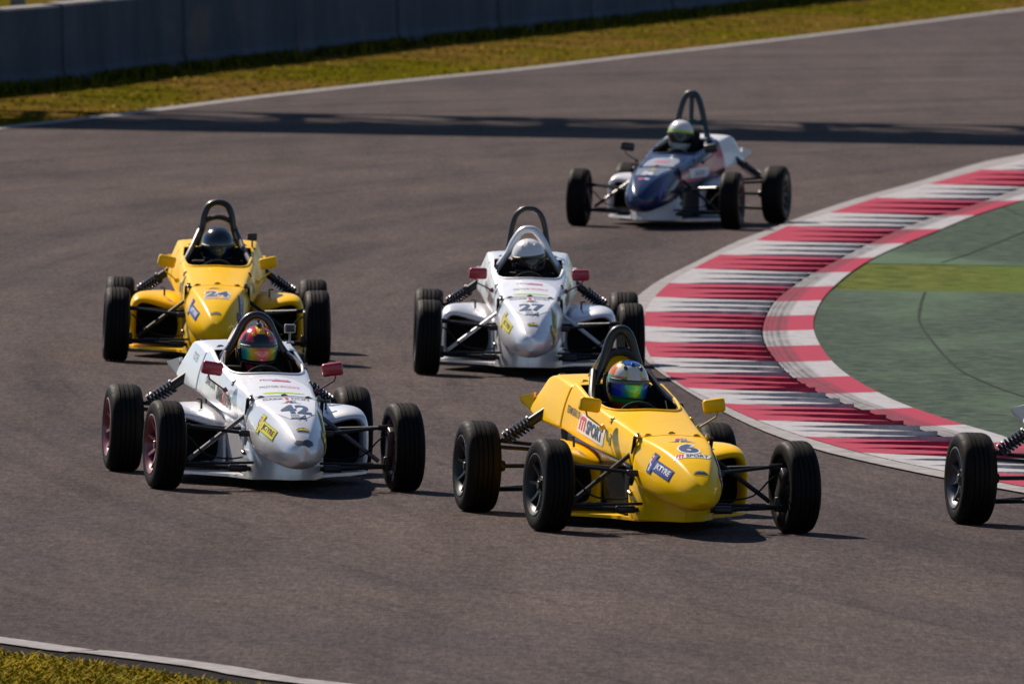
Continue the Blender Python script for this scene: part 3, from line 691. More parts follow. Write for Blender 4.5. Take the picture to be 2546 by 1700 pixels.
    # headrest fairing
    mb = MB(); mb.add([(-.10, 1.66, .80), (.10, 1.66, .80), (.075, 1.70, 1.0), (-.075, 1.70, 1.0), (-.05, 2.25, .83), (.05, 2.25, .83), (0, 1.78, .985)], [(0, 1, 2, 3), (1, 5, 6, 2), (0, 3, 6, 4), (3, 2, 6), (4, 6, 5), (0, 4, 5, 1)])
    if spec['hoop'] in ('six', 'single'): mb.build('headrest_fairing', spec.get('cover', B), P, smooth=False)
    mb = MB(); mb.box((0, 1.53, .80), (.24, .07, .20), (-.15, 0, 0), bev=.025); mb.build('headrest', M_dark, P)
    mb = MB(); mb.box((0, 1.42, .48), (.42, .08, .5), (-.3, 0, 0), bev=.03); mb.box((0, 1.1, .25), (.40, .5, .07), bev=.02); mb.build('seat', M_dark, P)
    # side pods
    for s in (-1, 1):
        cs = [(.245, .40), (.36, .435), (.50, .480), (.605, .493), (.652, .45), (.664, .37), (.664, .17), (.645, .095), (.45, .085), (.245, .085)]
        ctr = (.45, .30)
        def ring(y, inset, drop=0.0, ox=0.0):
            out = []
            for x, z in cs:
                if z > .3 and x < .55: z += max(0, min(y, 1.9) - .8) * .11 * (.6 - x) / .35
                dx = (ctr[0] - x); dz = (ctr[1] - z); L = math.hypot(dx, dz)
                zz = z + dz / L * inset * (1 if z > .3 else .6) - (drop if z > .3 else 0); xx = x + dx / L * inset - (ox if x > .4 else 0)
                out.append((s * xx, y, zz))
            return out
        rings = [ring(1.25, .06), ring(.93, .06, .03), ring(.875, .045, .045), ring(.858, .022, .045), ring(.875, .002, .038), ring(.95, 0, .012), ring(1.08, 0), ring(1.22, 0, .0, .03), ring(1.5, 0, .01, .15), ring(1.80, 0.0, .04, .24), ring(1.98, .02, .10, .27)]
        n = len(cs); V = [p for r_ in rings for p in r_]; F = []; Mi = []
        for i in range(len(rings) - 1):
            for k in range(n): F.append((i * n + k, i * n + (k + 1) % n, (i + 1) * n + (k + 1) % n, (i + 1) * n + k)); Mi.append(1 if i == 0 else 0)
        F.append(tuple(range(n))); Mi.append(1); F.append(tuple((len(rings) - 1) * n + k for k in range(n))); Mi.append(0)
        o = link_mesh('side_pod', V, F, [spec.get('pod', B), M_dark], P, True, Mi)
        bm = bmesh.new(); bm.from_mesh(o.data); bmesh.ops.recalc_face_normals(bm, faces=bm.faces); bm.to_mesh(o.data); bm.free()
        cr = {}
        for i in range(1, len(rings) - 1):
            for k in (7, 9, 0): cr[tuple(sorted((i * n + k, (i + 1) * n + k)))] = .6
        subd(o, 2, cr)
        mb = MB(); mb.box((s * .44, 1.20, .27), (.36, .05, .30)); 
        for q in range(9): mb.box((s * .44, 1.172, .15 + q * .03), (.35, .006, .006))
        mb.build('radiator', M_dark, o)
    # floor
    mb = MB(); V = []; pf = [(.20, .0), (.30, .35), (.60, .80), (.66, .95), (.66, 1.15), (.50, 1.55), (.36, 2.1)]
    pf = pf + [(-x, y) for x, y in pf[::-1]]; n = len(pf)
    mb.add([(x, y, z) for z in (.062, .080) for x, y in pf], [tuple(range(n))[::-1], tuple(range(n, 2 * n))] + [(k, (k + 1) % n, n + (k + 1) % n, n + k) for k in range(n)])
    mb.build('floor_tray', spec.get('floor', M_tub), P, smooth=False)
    # engine and gearbox
    mb = MB(); mb.box((0, 2.15, .36), (.42, .46, .42), bev=.03); mb.box((0.1, 2.05, .50), (.3, .3, .16), bev=.02); mb.build('engine', M_dark, P)
    mb = MB(); mb.box((0, 2.48, .30), (.24, .42, .26), bev=.04); mb.lathe([(0, -.15), (.09, -.14), (.1, 0), (.09, .14), (0, .15)], (0, 2.3, .28), n=20); mb.build('gearbox', M_dark, P)
    mb = MB(); mb.box((0, 2.68, .42), (.16, .06, .06), bev=.01); mb.build('rain_light', M_maroon, P)
    # wheels and suspension
    HF, HR = .758, .744
    for s in (-1, 1):
        wheel(P, s * HF, 0, s, spec['rim'], steer=R(spec.get('steer', 4)), camber=R(1.5), roll=random.uniform(0, 1))
        wheel(P, s * HR, 2.3, s, spec['rim'], camber=R(1.0), roll=random.uniform(0, 1), w=.218, D=.565)
        mb = MB(); o_ = (s * .655, .01, .40)
        mb.tube([(s * .22, -.10, .355), o_], [.013, .010]); mb.tube([(s * .225, .26, .37), o_], [.013, .010]); mb.box((s * .25, -.10, .357), (.10, .045, .04), bev=.008); mb.tube([(s * .60, .006, .396), (s * .70, .01, .402)], .018); mb.build('upper_wishbone', M_arm, P)
        mb = MB(); o_ = (s * .665, 0, .150)
        mb.tube([(s * .22, -.08, .135), o_], [.015, .012]); mb.tube([(s * .225, .38, .135), o_], [.015, .012]); mb.box((s * .30, -.072, .137), (.12, .05, .045), bev=.012); mb.box((s * .66, 0, .17), (.05, .05, .09), bev=.01); mb.build('lower_wishbone', M_arm, P)
        mb = MB(); mb.tube([(s * .235, .10, .465), (s * .605, .0, .185)], .0145); mb.build('pushrod', spec.get('rod', M_arm), P)
        mb = MB(); mb.tube([(s * .21, -.14, .175), (s * .46, -.145, .17), (s * .655, -.12, .165)], .009); mb.tube([(s * .46, -.145, .17), (s * .55, -.135, .168)], .015); mb.build('track_rod', M_arm, P)
        mb = MB(); mb.tube(catmull([(s * .23, .12, .2), (s * .35, .05, .19), (s * .50, .0, .22), (s * .60, -.02, .32), (s * .66, -.02, .36)], 5), .006, 6); mb.build('brake_hose', M_dark, P)
        mb = MB(); mb.tube([(s * .238, .04, .47), (s * .236, -.02, .60 - .03)], .012); mb.build('rocker_post', M_arm, P)
        # rear
        mb = MB()
        for ya, za, zb in ((2.12, .40, .44), (2.36, .37, .40)): mb.tube([(s * .2, ya, za), (s * .64, 2.29, zb)], .013)
        mb.build('rear_upper_arm', M_arm, P)
        mb = MB()
        for ya in (2.0, 2.45): mb.tube([(s * .2, ya, .16), (s * .66, 2.3, .135)], .014)
        mb.build('rear_lower_arm', M_arm, P)
        mb = MB(); mb.tube([(s * .12, 2.3, .285), (s * .66, 2.3, .28)], .014); mb.tube([(s * .57, 2.3, .281), (s * .60, 2.3, .281), (s * .63, 2.3, .281)], [.03, .042, .036]); mb.build('drive_shaft', M_arm, P)
        mb = MB(); a = Vector((s * .61, 2.20, .44)); b = Vector((s * .34, 2.12, .635)); mb.tube([a, a.lerp(b, .12)], .014); mb.tube([a.lerp(b, .60), b], .030, 12); mb.tube([a.lerp(b, .1), a.lerp(b, .62)], .019, 10); mb.tube([a.lerp(b, .60), a.lerp(b, .63)], .046, 14); mb.tube([a.lerp(b, .08), a.lerp(b, .105)], .044, 14)
        d = mb.build('rear_damper', M_arm, P)
        mb = MB(); coil(mb, a.lerp(b, .10), a.lerp(b, .61), .040, 7, .0085); mb.build('coil_spring', M_spring, d)
        # mirrors
        mo = spec.get('mirrors', (1, 1))
        if mo[0 if s < 0 else 1]:
            mb = MB(); mb.box((0, 0, 0), (.135, .06, .085), bev=.018)
            o = mb.build('wing_mirror', spec['mirror'], P); o.location = (s * .385 * spec.get('mout', 1), .63, .735 + spec.get('mup', 0)); o.rotation_euler = (0, R(spec.get('mtilt', 8) * (1 if s < 0 else -1)), R(-6 * s))
            g = MB(); g.box((0, .031, 0), (.115, .004, .065)); g.build('mirror_glass', M_glass, o)
            st = MB(); st.tube([(s * .02, 0, -.035), (s * .005, .005, -.07), (-s * .11, .03, -.125)], .006, 6); st.box((-s * .11, .03, -.125), (.03, .03, .03), (0, .7 * s, 0)); st.build('mirror_stalk', spec.get('stalk', M_arm), o)
        # latches
        for (x, y, z) in ((.215, .0, .575), (.252, .02, .235)):
            mb = MB(); mb.box((s * x, y, z), (.028, .05, .022), (.3, .5 * s, 0), bev=.005); mb.tube([(s * x - .01, y - .02, z + .014), (s * x + .01, y + .02, z + .014)], .006, 6); mb.build('body_latch', spec.get('latch', M_steel), P)
    bb0 = bvh_of(body); bn0 = bvh_of(nose); bc0 = bvh_of(rc)
    for (x, y, bv) in [(.15, .03, bb0), (-.15, .03, bb0), (.245, .62, bb0), (-.245, .62, bb0), (.20, 1.70, bc0), (-.20, 1.70, bc0), (.24, 2.2, bc0), (-.24, 2.2, bc0), (.0, .05, bb0)]:
        h = bv.ray_cast(Vector((x, y, 1.6)), Vector((0, 0, -1)))
        if h[0] is None: continue
        q = MB(); q.box(h[0] + h[1] * .003, (.045, .022, .006), (0, math.asin(max(-1, min(1, h[1].x))), .3), bev=.002); q.tube([h[0] + Vector((-.012, 0, .006)), h[0] + Vector((.012, 0, .008))], .004, 6)
        q.build('body_fastener', spec.get('latch', M_steel), P)
    for s in (-1, 1):
        q = MB(); q.tube([(s * .40, 1.02, .46), (s * .40, 1.02, .52), (s * .43, 1.02, .52)], .008, 8); q.build('breather_pipe', M_black, P)
    # roll hoops
    hp = spec['hoop']; hm = spec.get('hoopmat', M_black)
    def arch(y, pts, r, name='roll_hoop', mat=None, yb=None, flat=1.0, n=6):
        pp = [(-x, y if yb is None else y + (yb - y) * (pts[0][1] - z) / 1.0, z) for x, z in pts] + [(x, y, z) for x, z in pts[-2::-1]]
        mb = MB(); mb.tube(catmull(pp, n), r, 12, flat=flat); return mb.build(name, mat or hm, P)
    if hp == 'six':
        arch(1.60, [(.205, .60), (.165, .79), (.126, .90), (.090, 1.01), (.066, 1.09), (.036, 1.14), (0, 1.153)], .030, flat=1.0)
        mb = MB(); mb.tube(catmull([(-.125, 1.60, .90), (-.075, 1.60, .995), (0, 1.60, 1.022), (.075, 1.60, .995), (.125, 1.60, .90)], 5), .028, 10); mb.box((0, 1.60, 1.09), (.055, .018, .11)); mb.build('hoop_crossbar', hm, P)
        leg = [(.17, 1.585, .90), (.225, 1.36, .77), (.272, 1.08, .71)]
    elif hp == 'single':
        arch(1.46, [(.245, .66), (.215, .76), (.158, .84), (.112, .925), (.082, .99), (.045, 1.028), (0, 1.04)], .029)
        leg = [(.19, 1.45, .80), (.235, 1.26, .760), (.262, 1.06, .71)]
    elif hp == 'double':
        arch(1.62, [(.22, .60), (.155, .84), (.122, .95), (.105, 1.06), (.068, 1.135), (0, 1.158)], .026, flat=1.2)
        mb = MB(); mb.tube(catmull([(-.14, 1.62, .93), (-.10, 1.62, 1.01), (0, 1.62, 1.045), (.10, 1.62, 1.01), (.14, 1.62, .93)], 5), .022, 10); mb.build('hoop_crossbar', hm, P)
        leg = [(.14, 1.60, .94), (.20, 1.36, .81), (.262, 1.05, .70)]
    elif hp == 'tall':
        arch(1.78, [(.20, .62), (.15, .90), (.125, 1.05), (.095, 1.14), (.045, 1.185), (0, 1.192)], .021)
        arch(1.50, [(.262, .70), (.205, .79), (.150, .87), (.110, .955), (.055, 1.03), (0, 1.046)], .027, 'front_roll_hoop', M_silver, flat=1.3)
        leg = [(.262, 1.50, .72), (.266, 1.3, .715), (.262, 1.05, .70)]
    else:
        arch(1.68, [(.20, .62), (.165, .85), (.120, 1.05), (.085, 1.18), (.045, 1.255), (0, 1.27)], .030)
        mb = MB(); mb.tube([(-.14, 1.68, .98), (.14, 1.68, .98)], .036, 10); mb.tube([(0, 1.68, .98), (0, 1.70, 1.26)], .024, 10); mb.build('hoop_crossbar', hm, P)
        leg = [(.16, 1.66, .88), (.21, 1.40, .79), (.262, 1.10, .71)]
    for s in (-1, 1):
        mb = MB(); mb.tube(catmull([(s * x, y, z) for x, y, z in leg], 4), .021, 10); mb.build('hoop_brace', M_silver if hp == 'tall' else hm, P)
        mb = MB(); mb.tube([(s * .10, 1.64 if hp != 'single' else 1.5, 1.0), (s * .12, 2.05, .80)], .017, 8); mb.build('rear_brace', hm, P)
    # steering wheel
    mb = MB(); C = Vector((0, .98, .612)); pts = []
    for k in range(25):
        a = 2 * math.pi * k / 24; pts.append(C + Vector((.135 * math.cos(a), .125 * math.sin(a) * .35, .125 * math.sin(a) * .94)))
    mb.tube(pts, .013, 8, cap=False); mb.box(C, (.22, .02, .05), (-.35, 0, 0), bev=.008); mb.tube([C, C + Vector((0, -.3, -.08))], .015, 8); mb.build('steering_wheel', M_dark, P)
    spec['_nose'] = nose; spec['_body'] = body; spec['_cover'] = rc
    bn = bvh_of(nose); bb = bvh_of(body); bc = bvh_of(rc)
    spec['decals'](P, nose, body, rc, bn, bb, bc)
    for ex in spec.get('extra', []): ex(P)
    # place
    P.location = (spec['pos'][0], spec['pos'][1], -0.010); P.rotation_euler = (0, 0, R(spec['yaw']))
    return P

# ------------------------------------------------------------------ drivers
def helmet_pt(p, t, k=1.0):
    """p: azimuth (0 = forward, -y), t: 0 top .. pi bottom"""
    st, ct = math.sin(t), math.cos(t)
    a, b = .128, .150
    if ct >= 0: z = .140 * ct; w = st ** .9
    else:
        z = .185 * ct; w = st ** .62
        w *= (1 - .10 * (-ct)); 
    f = max(0, math.cos(p)) ** 2
    y = -math.cos(p) * b * w * (1 + (.20 * f * min(1, -ct * 2) if ct < 0 else .0)); x = math.sin(p) * a * w * (1 - .04 * max(0, -ct))
    y += (.02 if ct < 0 else 0) * (-ct) * (1 - f)
    return Vector((x * k, y * k, z * k))
def helmet_shell(name, parent, mats, pick, t0=0.02, t1=2.55, p0=-math.pi, p1=math.pi, nt=64, np_=112, k=1.0):
    V = []; F = []; Mi = []
    wrap = (p1 - p0) > 6.28; N = np_ if wrap else np_ + 1
    for i in range(nt + 1):
        t = t0 + (t1 - t0) * i / nt
        for j in range(N): V.append(helmet_pt(p0 + (p1 - p0) * j / np_, t, k))
    for i in range(nt):
        for j in range(np_):
            a = i * N + j; b = i * N + (j + 1) % N if wrap else a + 1
            q = (a, b, b + N, a + N); c = sum((V[x] for x in q), Vector()) / 4; F.append(q); Mi.append(pick(c, p0 + (p1 - p0) * (j + .5) / np_, t0 + (t1 - t0) * (i + .5) / nt))
    if wrap: F.append(tuple(range(N))); Mi.append(Mi[0])
    return link_mesh(name, V, F, mats, parent, True, Mi)
def gloss(key, c, rough=.15): return paint('helmet_' + key, c, rough=rough, coat=.8, dirt=.08)
def visormat(key, stops, metal=.25, rough=.16):
    m, nt, bs = new_mat(key); tc = nd(nt, 'ShaderNodeTexCoord'); s = nd(nt, 'ShaderNodeSeparateXYZ'); nt.links.new(tc.outputs['Object'], s.inputs[0])
    mr = nd(nt, 'ShaderNodeMapRange'); mr.inputs['From Min'].default_value = -.13; mr.inputs['From Max'].default_value = .13; nt.links.new(s.outputs[0], mr.inputs['Value'])
    nt.links.new(ramp(nt, mr.outputs[0], stops), bs.inputs['Base Color']); bs.inputs['Metallic'].default_value = metal; bs.inputs['Roughness'].default_value = rough
    bs.inputs['Coat Weight'].default_value = .5; return m
def make_driver(car, spec):
    d = spec['driver']; P = bpy.data.objects.new('person', None); col.objects.link(P)
    P.location = car.location; P.rotation_euler = car.rotation_euler
    tag(P, d['label'], 'person', 'drivers seated in the racing cars')
    # one continuous body: pelvis, spine, arms to the wheel with fingers, legs into the nose
    vs = [(0, 1.30, .30), (0, 1.36, .42), (0, 1.40, .55), (0, 1.41, .63), (0, 1.40, .70)]; rad = [.13, .12, .135, .09, .055]; ed = [(0, 1), (1, 2), (2, 3), (3, 4)]
    def add(p, r_, par): vs.append(p); rad.append(r_); ed.append((par, len(vs) - 1)); return len(vs) - 1
    for s in (-1, 1):
        sh = add((s * .155, 1.40, .585), .062, 2); el = add((s * .215, 1.20, .46), .045, sh); wr = add((s * .150, 1.055, .590), .030, el)
        pm = add((s * .140, 1.015, .617), .032, wr)
        for q, (dx, L) in enumerate(((-.024, .034), (-.008, .040), (.008, .037), (.024, .028))):
            a = add((s * (.128), .982, .622 + dx), .0095, pm); b = add((s * .118, .968, .619 + dx), .009, a)
            add((s * (.118 - L * .6), .985, .619 + dx), .008, b)
        th = add((s * .118, 1.015, .649), .0105, pm); add((s * .102, .995, .653), .009, th)
        hp_ = add((s * .10, 1.24, .28), .085, 0); kn = add((s * .13, .80, .40), .06, hp_); an = add((s * .11, .38, .24), .04, kn); add((s * .11, .30, .30), .035, an)
    me = bpy.data.meshes.new('driver_body'); me.from_pydata(vs, ed, []); o = bpy.data.objects.new('driver_body', me); col.objects.link(o)
    m = o.modifiers.new('k', 'SKIN'); 
    for v, r_ in zip(me.skin_vertices[0].data if me.skin_vertices else [], rad): v.radius = (r_, r_)
    if not me.skin_vertices:
        bm = bmesh.new(); bm.from_mesh(me); lay = bm.verts.layers.skin.verify()
        for v, r_ in zip(bm.verts, rad): v[lay].radius = (r_, r_)
        bm.verts.ensure_lookup_table(); bm.verts[0][lay].use_root = True; bm.to_mesh(me); bm.free()
    else: me.skin_vertices[0].data[0].use_root = True
    m2 = o.modifiers.new('s', 'SUBSURF'); m2.levels = 2; m2.render_levels = 2
    bake(o); o.data.materials.clear(); o.data.materials.append(d['suit']); o.data.materials.append(M_glove)
    for p in o.data.polygons:
        p.use_smooth = True
        if p.center.y < 1.06 and abs(p.center.x) < .17 and p.center.z > .555: p.material_index = 1
    o.parent = P
    H = helmet_shell('helmet', o, d['mats'], d['pick']); H.location = (d.get('dx', 0), 1.37, .838 + d.get('dz', 0)); H.rotation_euler = (R(d.get('nod', 4)), R(d.get('lean', 0)), R(d.get('turn', 0)))
    vt = d.get('vt', (1.42, 2.02)); vp = 1.25
    V = helmet_shell('visor', H, d['vmats'], d['vpick'], vt[0], vt[1], -vp, vp, 20, 48, 1.022)
    # eye port seal: dark strip round the visor
    mb = MB(); pts = [helmet_pt(-vp + 2 * vp * i / 30, vt[0], 1.022) for i in range(31)] + [helmet_pt(vp - 2 * vp * i / 30, vt[1], 1.022) for i in range(31)]
    mb.tube(pts + [pts[0]], .004, 6, cap=False); mb.build('visor_seal', I_black, H)
    for s in (-1, 1):
        q = helmet_pt(s * 1.32, 1.62, 1.02); mb = MB(); mb.lathe([(0, .012), (.014, .012), (.018, .0)], (0, 0, 0), n=14); h = mb.build('visor_pivot', M_black, H); h.location = q; h.rotation_euler = (0, 0, 0 if s > 0 else math.pi)
    if d.get('vents'):
        for s in (-1, 0, 1):
            mb = MB(); q = helmet_pt(s * .55, .78 if s else .55, 1.0); mb.box(q, (.022, .03, .016), (.6, .3 * s, 0), bev=.004); mb.build('helmet_vent', d['vents'], H)
    if d.get('peak'): d['peak'](H)
    # balaclava-dark face filling the opening is hidden by the visor
    return P

# ------------------------------------------------------------------ emblems
def bird(cx, cy, w, c=(0, 1, 2), sy=1.9):
    """the swept winged chevron emblem"""
    s = w / 2.0
    def q(pts, mi): return shp_poly([(cx + x * s, cy + y * s * sy) for x, y in pts], mi)
    return [q([(-1.0, -.30), (-.45, -.22), (-.15, .28), (.05, .28), (-.22, -.30)], c[0]), q([(-.10, .28), (.12, .28), (-.12, -.12), (-.30, -.12)], c[1]),
            q([(-.12, -.30), (.18, .28), (.40, .28), (.16, -.02), (1.0, -.38), (.2, -.26)], c[2]), q([(.28, -.02), (.50, .28), (.62, .28), (.42, .0)], c[2])]
def oval_badge(cx, cy, w, mi_bg, mi_fg):
    p = [(cx + w / 2 * math.cos(R(a)), cy - w * .18 + w * .42 * math.sin(R(a))) for a in range(0, 181, 18)]
    return [shp_poly(p, mi_bg), shp_poly([(cx - w * .42, cy - w * .08), (cx - w * .1, cy + .12 * w), (cx + .05 * w, cy + .02 * w), (cx + .22 * w, cy + .10 * w), (cx + .45 * w, cy - .1 * w), (cx, cy - .04 * w)], mi_fg), shp_rect(cx, cy - w * .17, w * .9, w * .06, mi_fg)]
TOPN = (0, -.24, .97)
def tyre_sticker(P, nose, bn, s, bg, fg, edge, acc):
    # tilted name plate on the flank of the nose
    o, u, n = (s * .185, -.50, .405), (-s * .34, s * .90, s * .30), (s * .78, -.42, .46)
    k = 1.55; K = 1.1
    sh = [shp_rect(.012 * k, 0, .205 * k, .066 * K, 2, .006, .12), shp_rect(-.085 * k, .004, .055 * k, .115 * K, 2, .006, .2), shp_rect(.012 * k, 0, .192 * k, .054 * K, 0, .005, .12), shp_rect(-.085 * k, .004, .043 * k, .102 * K, 0, .005, .2),
          shp_text('JKTYRE', .026 * k, 0, .145 * k, .040 * K, 1, bold=.03, shear=.15), shp_poly([(x * k, y * K) for x, y in [(-.098, .045), (-.088, .045), (-.098, .005), (-.080, -.005), (-.092, -.042), (-.102, -.042), (-.095, -.008), (-.110, .0)]], 1),
          shp_poly([(x * k, y * K) for x, y in [(-.083, .045), (-.072, .045), (-.080, .012), (-.088, .012)]], 3)]
    decal('tyre_maker_sticker', sh, [bg, fg, edge, acc], o, u, n, bn, nose)

def dec6(P, nose, body, rc, bn, bb, bc):
    decal('race_number', [shp_text('6', 0, 0, .142, .245, 1, bold=.10), shp_text('6', 0, 0, .118, .205, 0, bold=.045)], [I_slate, I_white], (0, -.435, .52), (1, 0, 0), TOPN, bn, nose)
    decal('wing_emblem', bird(0, 0, .17, sy=2.4), [I_slate, I_red, I_grey], (0, -.205, .57), (1, 0, 0), TOPN, bn, nose)
    decal('team_name', [shp_rect(0, 0, .215, .065, 2, .008, .4), shp_m(-.078, 0, .045, .050, 0, .3), shp_text('SPORT', .028, 0, .145, .045, 1, bold=.02, shear=.3)], [I_red, I_slate, I_white], (.0, -.585, .49), (1, 0, 0), (0, -.30, .94), bn, nose)
    decal('club_badge', oval_badge(0, 0, .09, 1, 0), [I_black, I_grey], (0.005, -.80, .40), (1, 0, 0), (0, -.6, .8), bn, nose)
    for s in (-1, 1): tyre_sticker(P, nose, bn, s, I_blue, I_white, I_slate, I_red)
    for s in (-1, 1):
        u = (0, -1, -.10) if s < 0 else (0, 1, .10)
        decal('team_name', [shp_rect(0, 0, .60, .118, 2, .02, .2), shp_m(-.205, .002, .13, .085, 0), shp_text('SPORT', .075, 0, .38, .085, 1, bold=.04, shear=.15)], [I_red, I_slate, I_white], (s * .31, .98, .572), u, (s, 0, .25), bb, body, seg=.03)
        decal('driver_name', [shp_text('TEAM BEAU D+A', 0, 0, .34, .045, 0, bold=.02)], [I_black], (s * .33, 1.40, .655), u, (s, 0, .25), bb, body, seg=.03)
    decal('seal_badge', [shp_rect(0, 0, .05, .07, 0, .02), shp_rect(0, 0, .038, .056, 1, .015), shp_rect(0, 0, .016, .03, 0, .005)], [I_black, I_yel], (-.285, .55, .53), (0, -1, 0), (-1, 0, .2), bb, body)
def dec24(P, nose, body, rc, bn, bb, bc):
    decal('race_number', [shp_text('24', 0, 0, .20, .20, 1, bold=.10), shp_text('24', 0, 0, .178, .17, 0, bold=.04)], [I_slate, I_pale], (0, -.40, .54), (1, 0, 0), TOPN, bn, nose)
    decal('wing_emblem', bird(0, 0, .13), [I_slate, I_red, I_grey], (-.03, -.18, .575), (1, 0, 0), TOPN, bn, nose)
    decal('name_strip', [shp_rect(0, 0, .20, .020, 0, .004), shp_text('MOTORSPORT', 0, 0, .18, .013, 1)], [I_pale, I_red], (0, -.53, .51), (1, 0, 0), TOPN, bn, nose)
    decal('club_badge', oval_badge(0, 0, .08, 0, 1), [I_black, I_grey], (-.01, -.79, .40), (1, 0, 0), (0, -.6, .8), bn, nose)
    for s in (-1, 1):
        tyre_sticker(P, nose, bn, s, I_blue, I_white, I_slate, I_red)
        decal('side_badge', [shp_rect(0, 0, .12, .11, 0, .04), shp_rect(0, 0, .09, .08, 1, .03), shp_text('DS', 0, 0, .06, .04, 0, bold=.02)], [I_white, I_slate], (s * .28, .62, .54), (0, s, 0), (s, -.1, .25), bb, body)
def silverdec(num, wob):
    def f(P, nose, body, rc, bn, bb, bc):
        bnb = bvh_of(nose, body)
        decal('nose_panel', [shp_poly([(-.19, .0), (-.125, -.48), (-.045, -.60), (.045, -.60), (.125, -.48), (.19, .0)], 0)], [I_pale], (0, -.02, .55), (1, 0, 0), TOPN, bn, nose)
        decal('cowl_panel', [shp_poly([(-.185, -.30), (-.205, .0), (-.18, .16), (-.13, .26), (-.05, .31), (.05, .31), (.13, .26), (.18, .16), (.205, .0), (.185, -.30)], 0)], [I_pale], (0, .335, .65), (1, 0, 0), (0, -.15, 1), bb, body, seg=.03)
        L = dict(lift=.005)
        decal('race_number', [shp_text(num, 0, 0, .19, .215, 0, bold=.04)], [I_slate], (.01, -.43, .53), (1, 0, 0), TOPN, bn, nose, **L)
        decal('wing_emblem', bird(0, 0, .15), [I_green, I_red, I_slate], (0, -.22, .57), (1, 0, 0), TOPN, bn, nose, **L)
        decal('sponsor_name', [shp_text('DARK', -.085, 0, .13, .060, 0, bold=.02), shp_text('1', .0, .002, .02, .07, 1, bold=.04), shp_text('DON', .085, 0, .11, .060, 0, bold=.02)], [I_black, I_red], (0, -.09, .58), (1, 0, 0), TOPN, bn, nose, **L)
        decal('script_mark', [shp_text('A', .01, 0, .06, .09, 0, shear=.6), shp_rect(-.01, -.012, .10, .012, 0), shp_rect(-.03, .03, .055, .012, 0)], [I_slate], (.02, -.60, .50), (1, 0, 0), TOPN, bn, nose, **L)
        decal('club_badge', oval_badge(0, 0, .085, 0, 1), [I_black, I_yel], (.015, -.77, .42), (1, 0, 0), (0, -.5, .85), bn, nose, **L)
        decal('sponsor_script', [shp_text('MotoSport', 0, .02, .19, .075, 0, shear=.3), shp_rect(.04, -.01, .12, .02, 1)], [I_purple, I_red], (0, .50, .68), (1, 0, 0), (0, -.2, 1), bb, body, lift=.005)
        decal('sponsor_name', [shp_text('MOTOR', -.06, 0, .12, .055, 0), shp_text('WORKZ', .07, 0, .13, .055, 1)], [I_black, I_red], (0, .31, .66), (1, 0, 0), (0, -.2, 1), bb, body, lift=.005)
        decal('sponsor_name', [shp_poly([(-.13, 0), (-.08, .03), (.14, .008), (.14, -.008), (-.08, -.02)], 0)], [I_lime], (0, .12, .61), (1, 0, 0), (0, -.2, 1), bb, body, lift=.005)
        for s in (-1, 1):
            tyre_sticker(P, nose, bn, s, I_yel, I_black, I_green, I_red)
            u = (0, -1, -.10) if s < 0 else (0, 1, .10)
            decal('sponsor_name', [shp_text('DARK', -.13, 0, .22, .085, 0, bold=.04), shp_text('1', .01, 0, .04, .09, 1, bold=.05), shp_text('DON', .14, 0, .20, .085, 0, bold=.04), shp_rect(.14, 0, .03, .03, 1)], [I_black, I_red], (s * .30, .78, .545), u, (s, 0, .25), bb, body, seg=.03)
            decal('driver_name', [shp_text('DARK DON', 0, 0, .30, .05, 0, bold=.02)], [I_black], (s * .33, 1.25, .62), u, (s, 0, .25), bb, body, seg=.03)
            decal('cover_sticker', [shp_text('TOTER', 0, 0, .20, .05, 0)], [I_grey], (s * .34, 1.9, .76), u, (s, 0, .4), bc, rc, seg=.03)
        # scuffed patch on the nose tip
        if wob: decal('scuff_patch', [shp_poly([(-.06, 0), (-.045, .02), (-.01, .012), (.02, .028), (.055, .02), (.06, -.005), (.03, -.028), (0, -.02), (-.035, -.022)], 0)], [M_steel], (0.01, -.87, .33), (1, 0, 0), (0, -.9, .45), bn, nose, lift=.004)
    return f
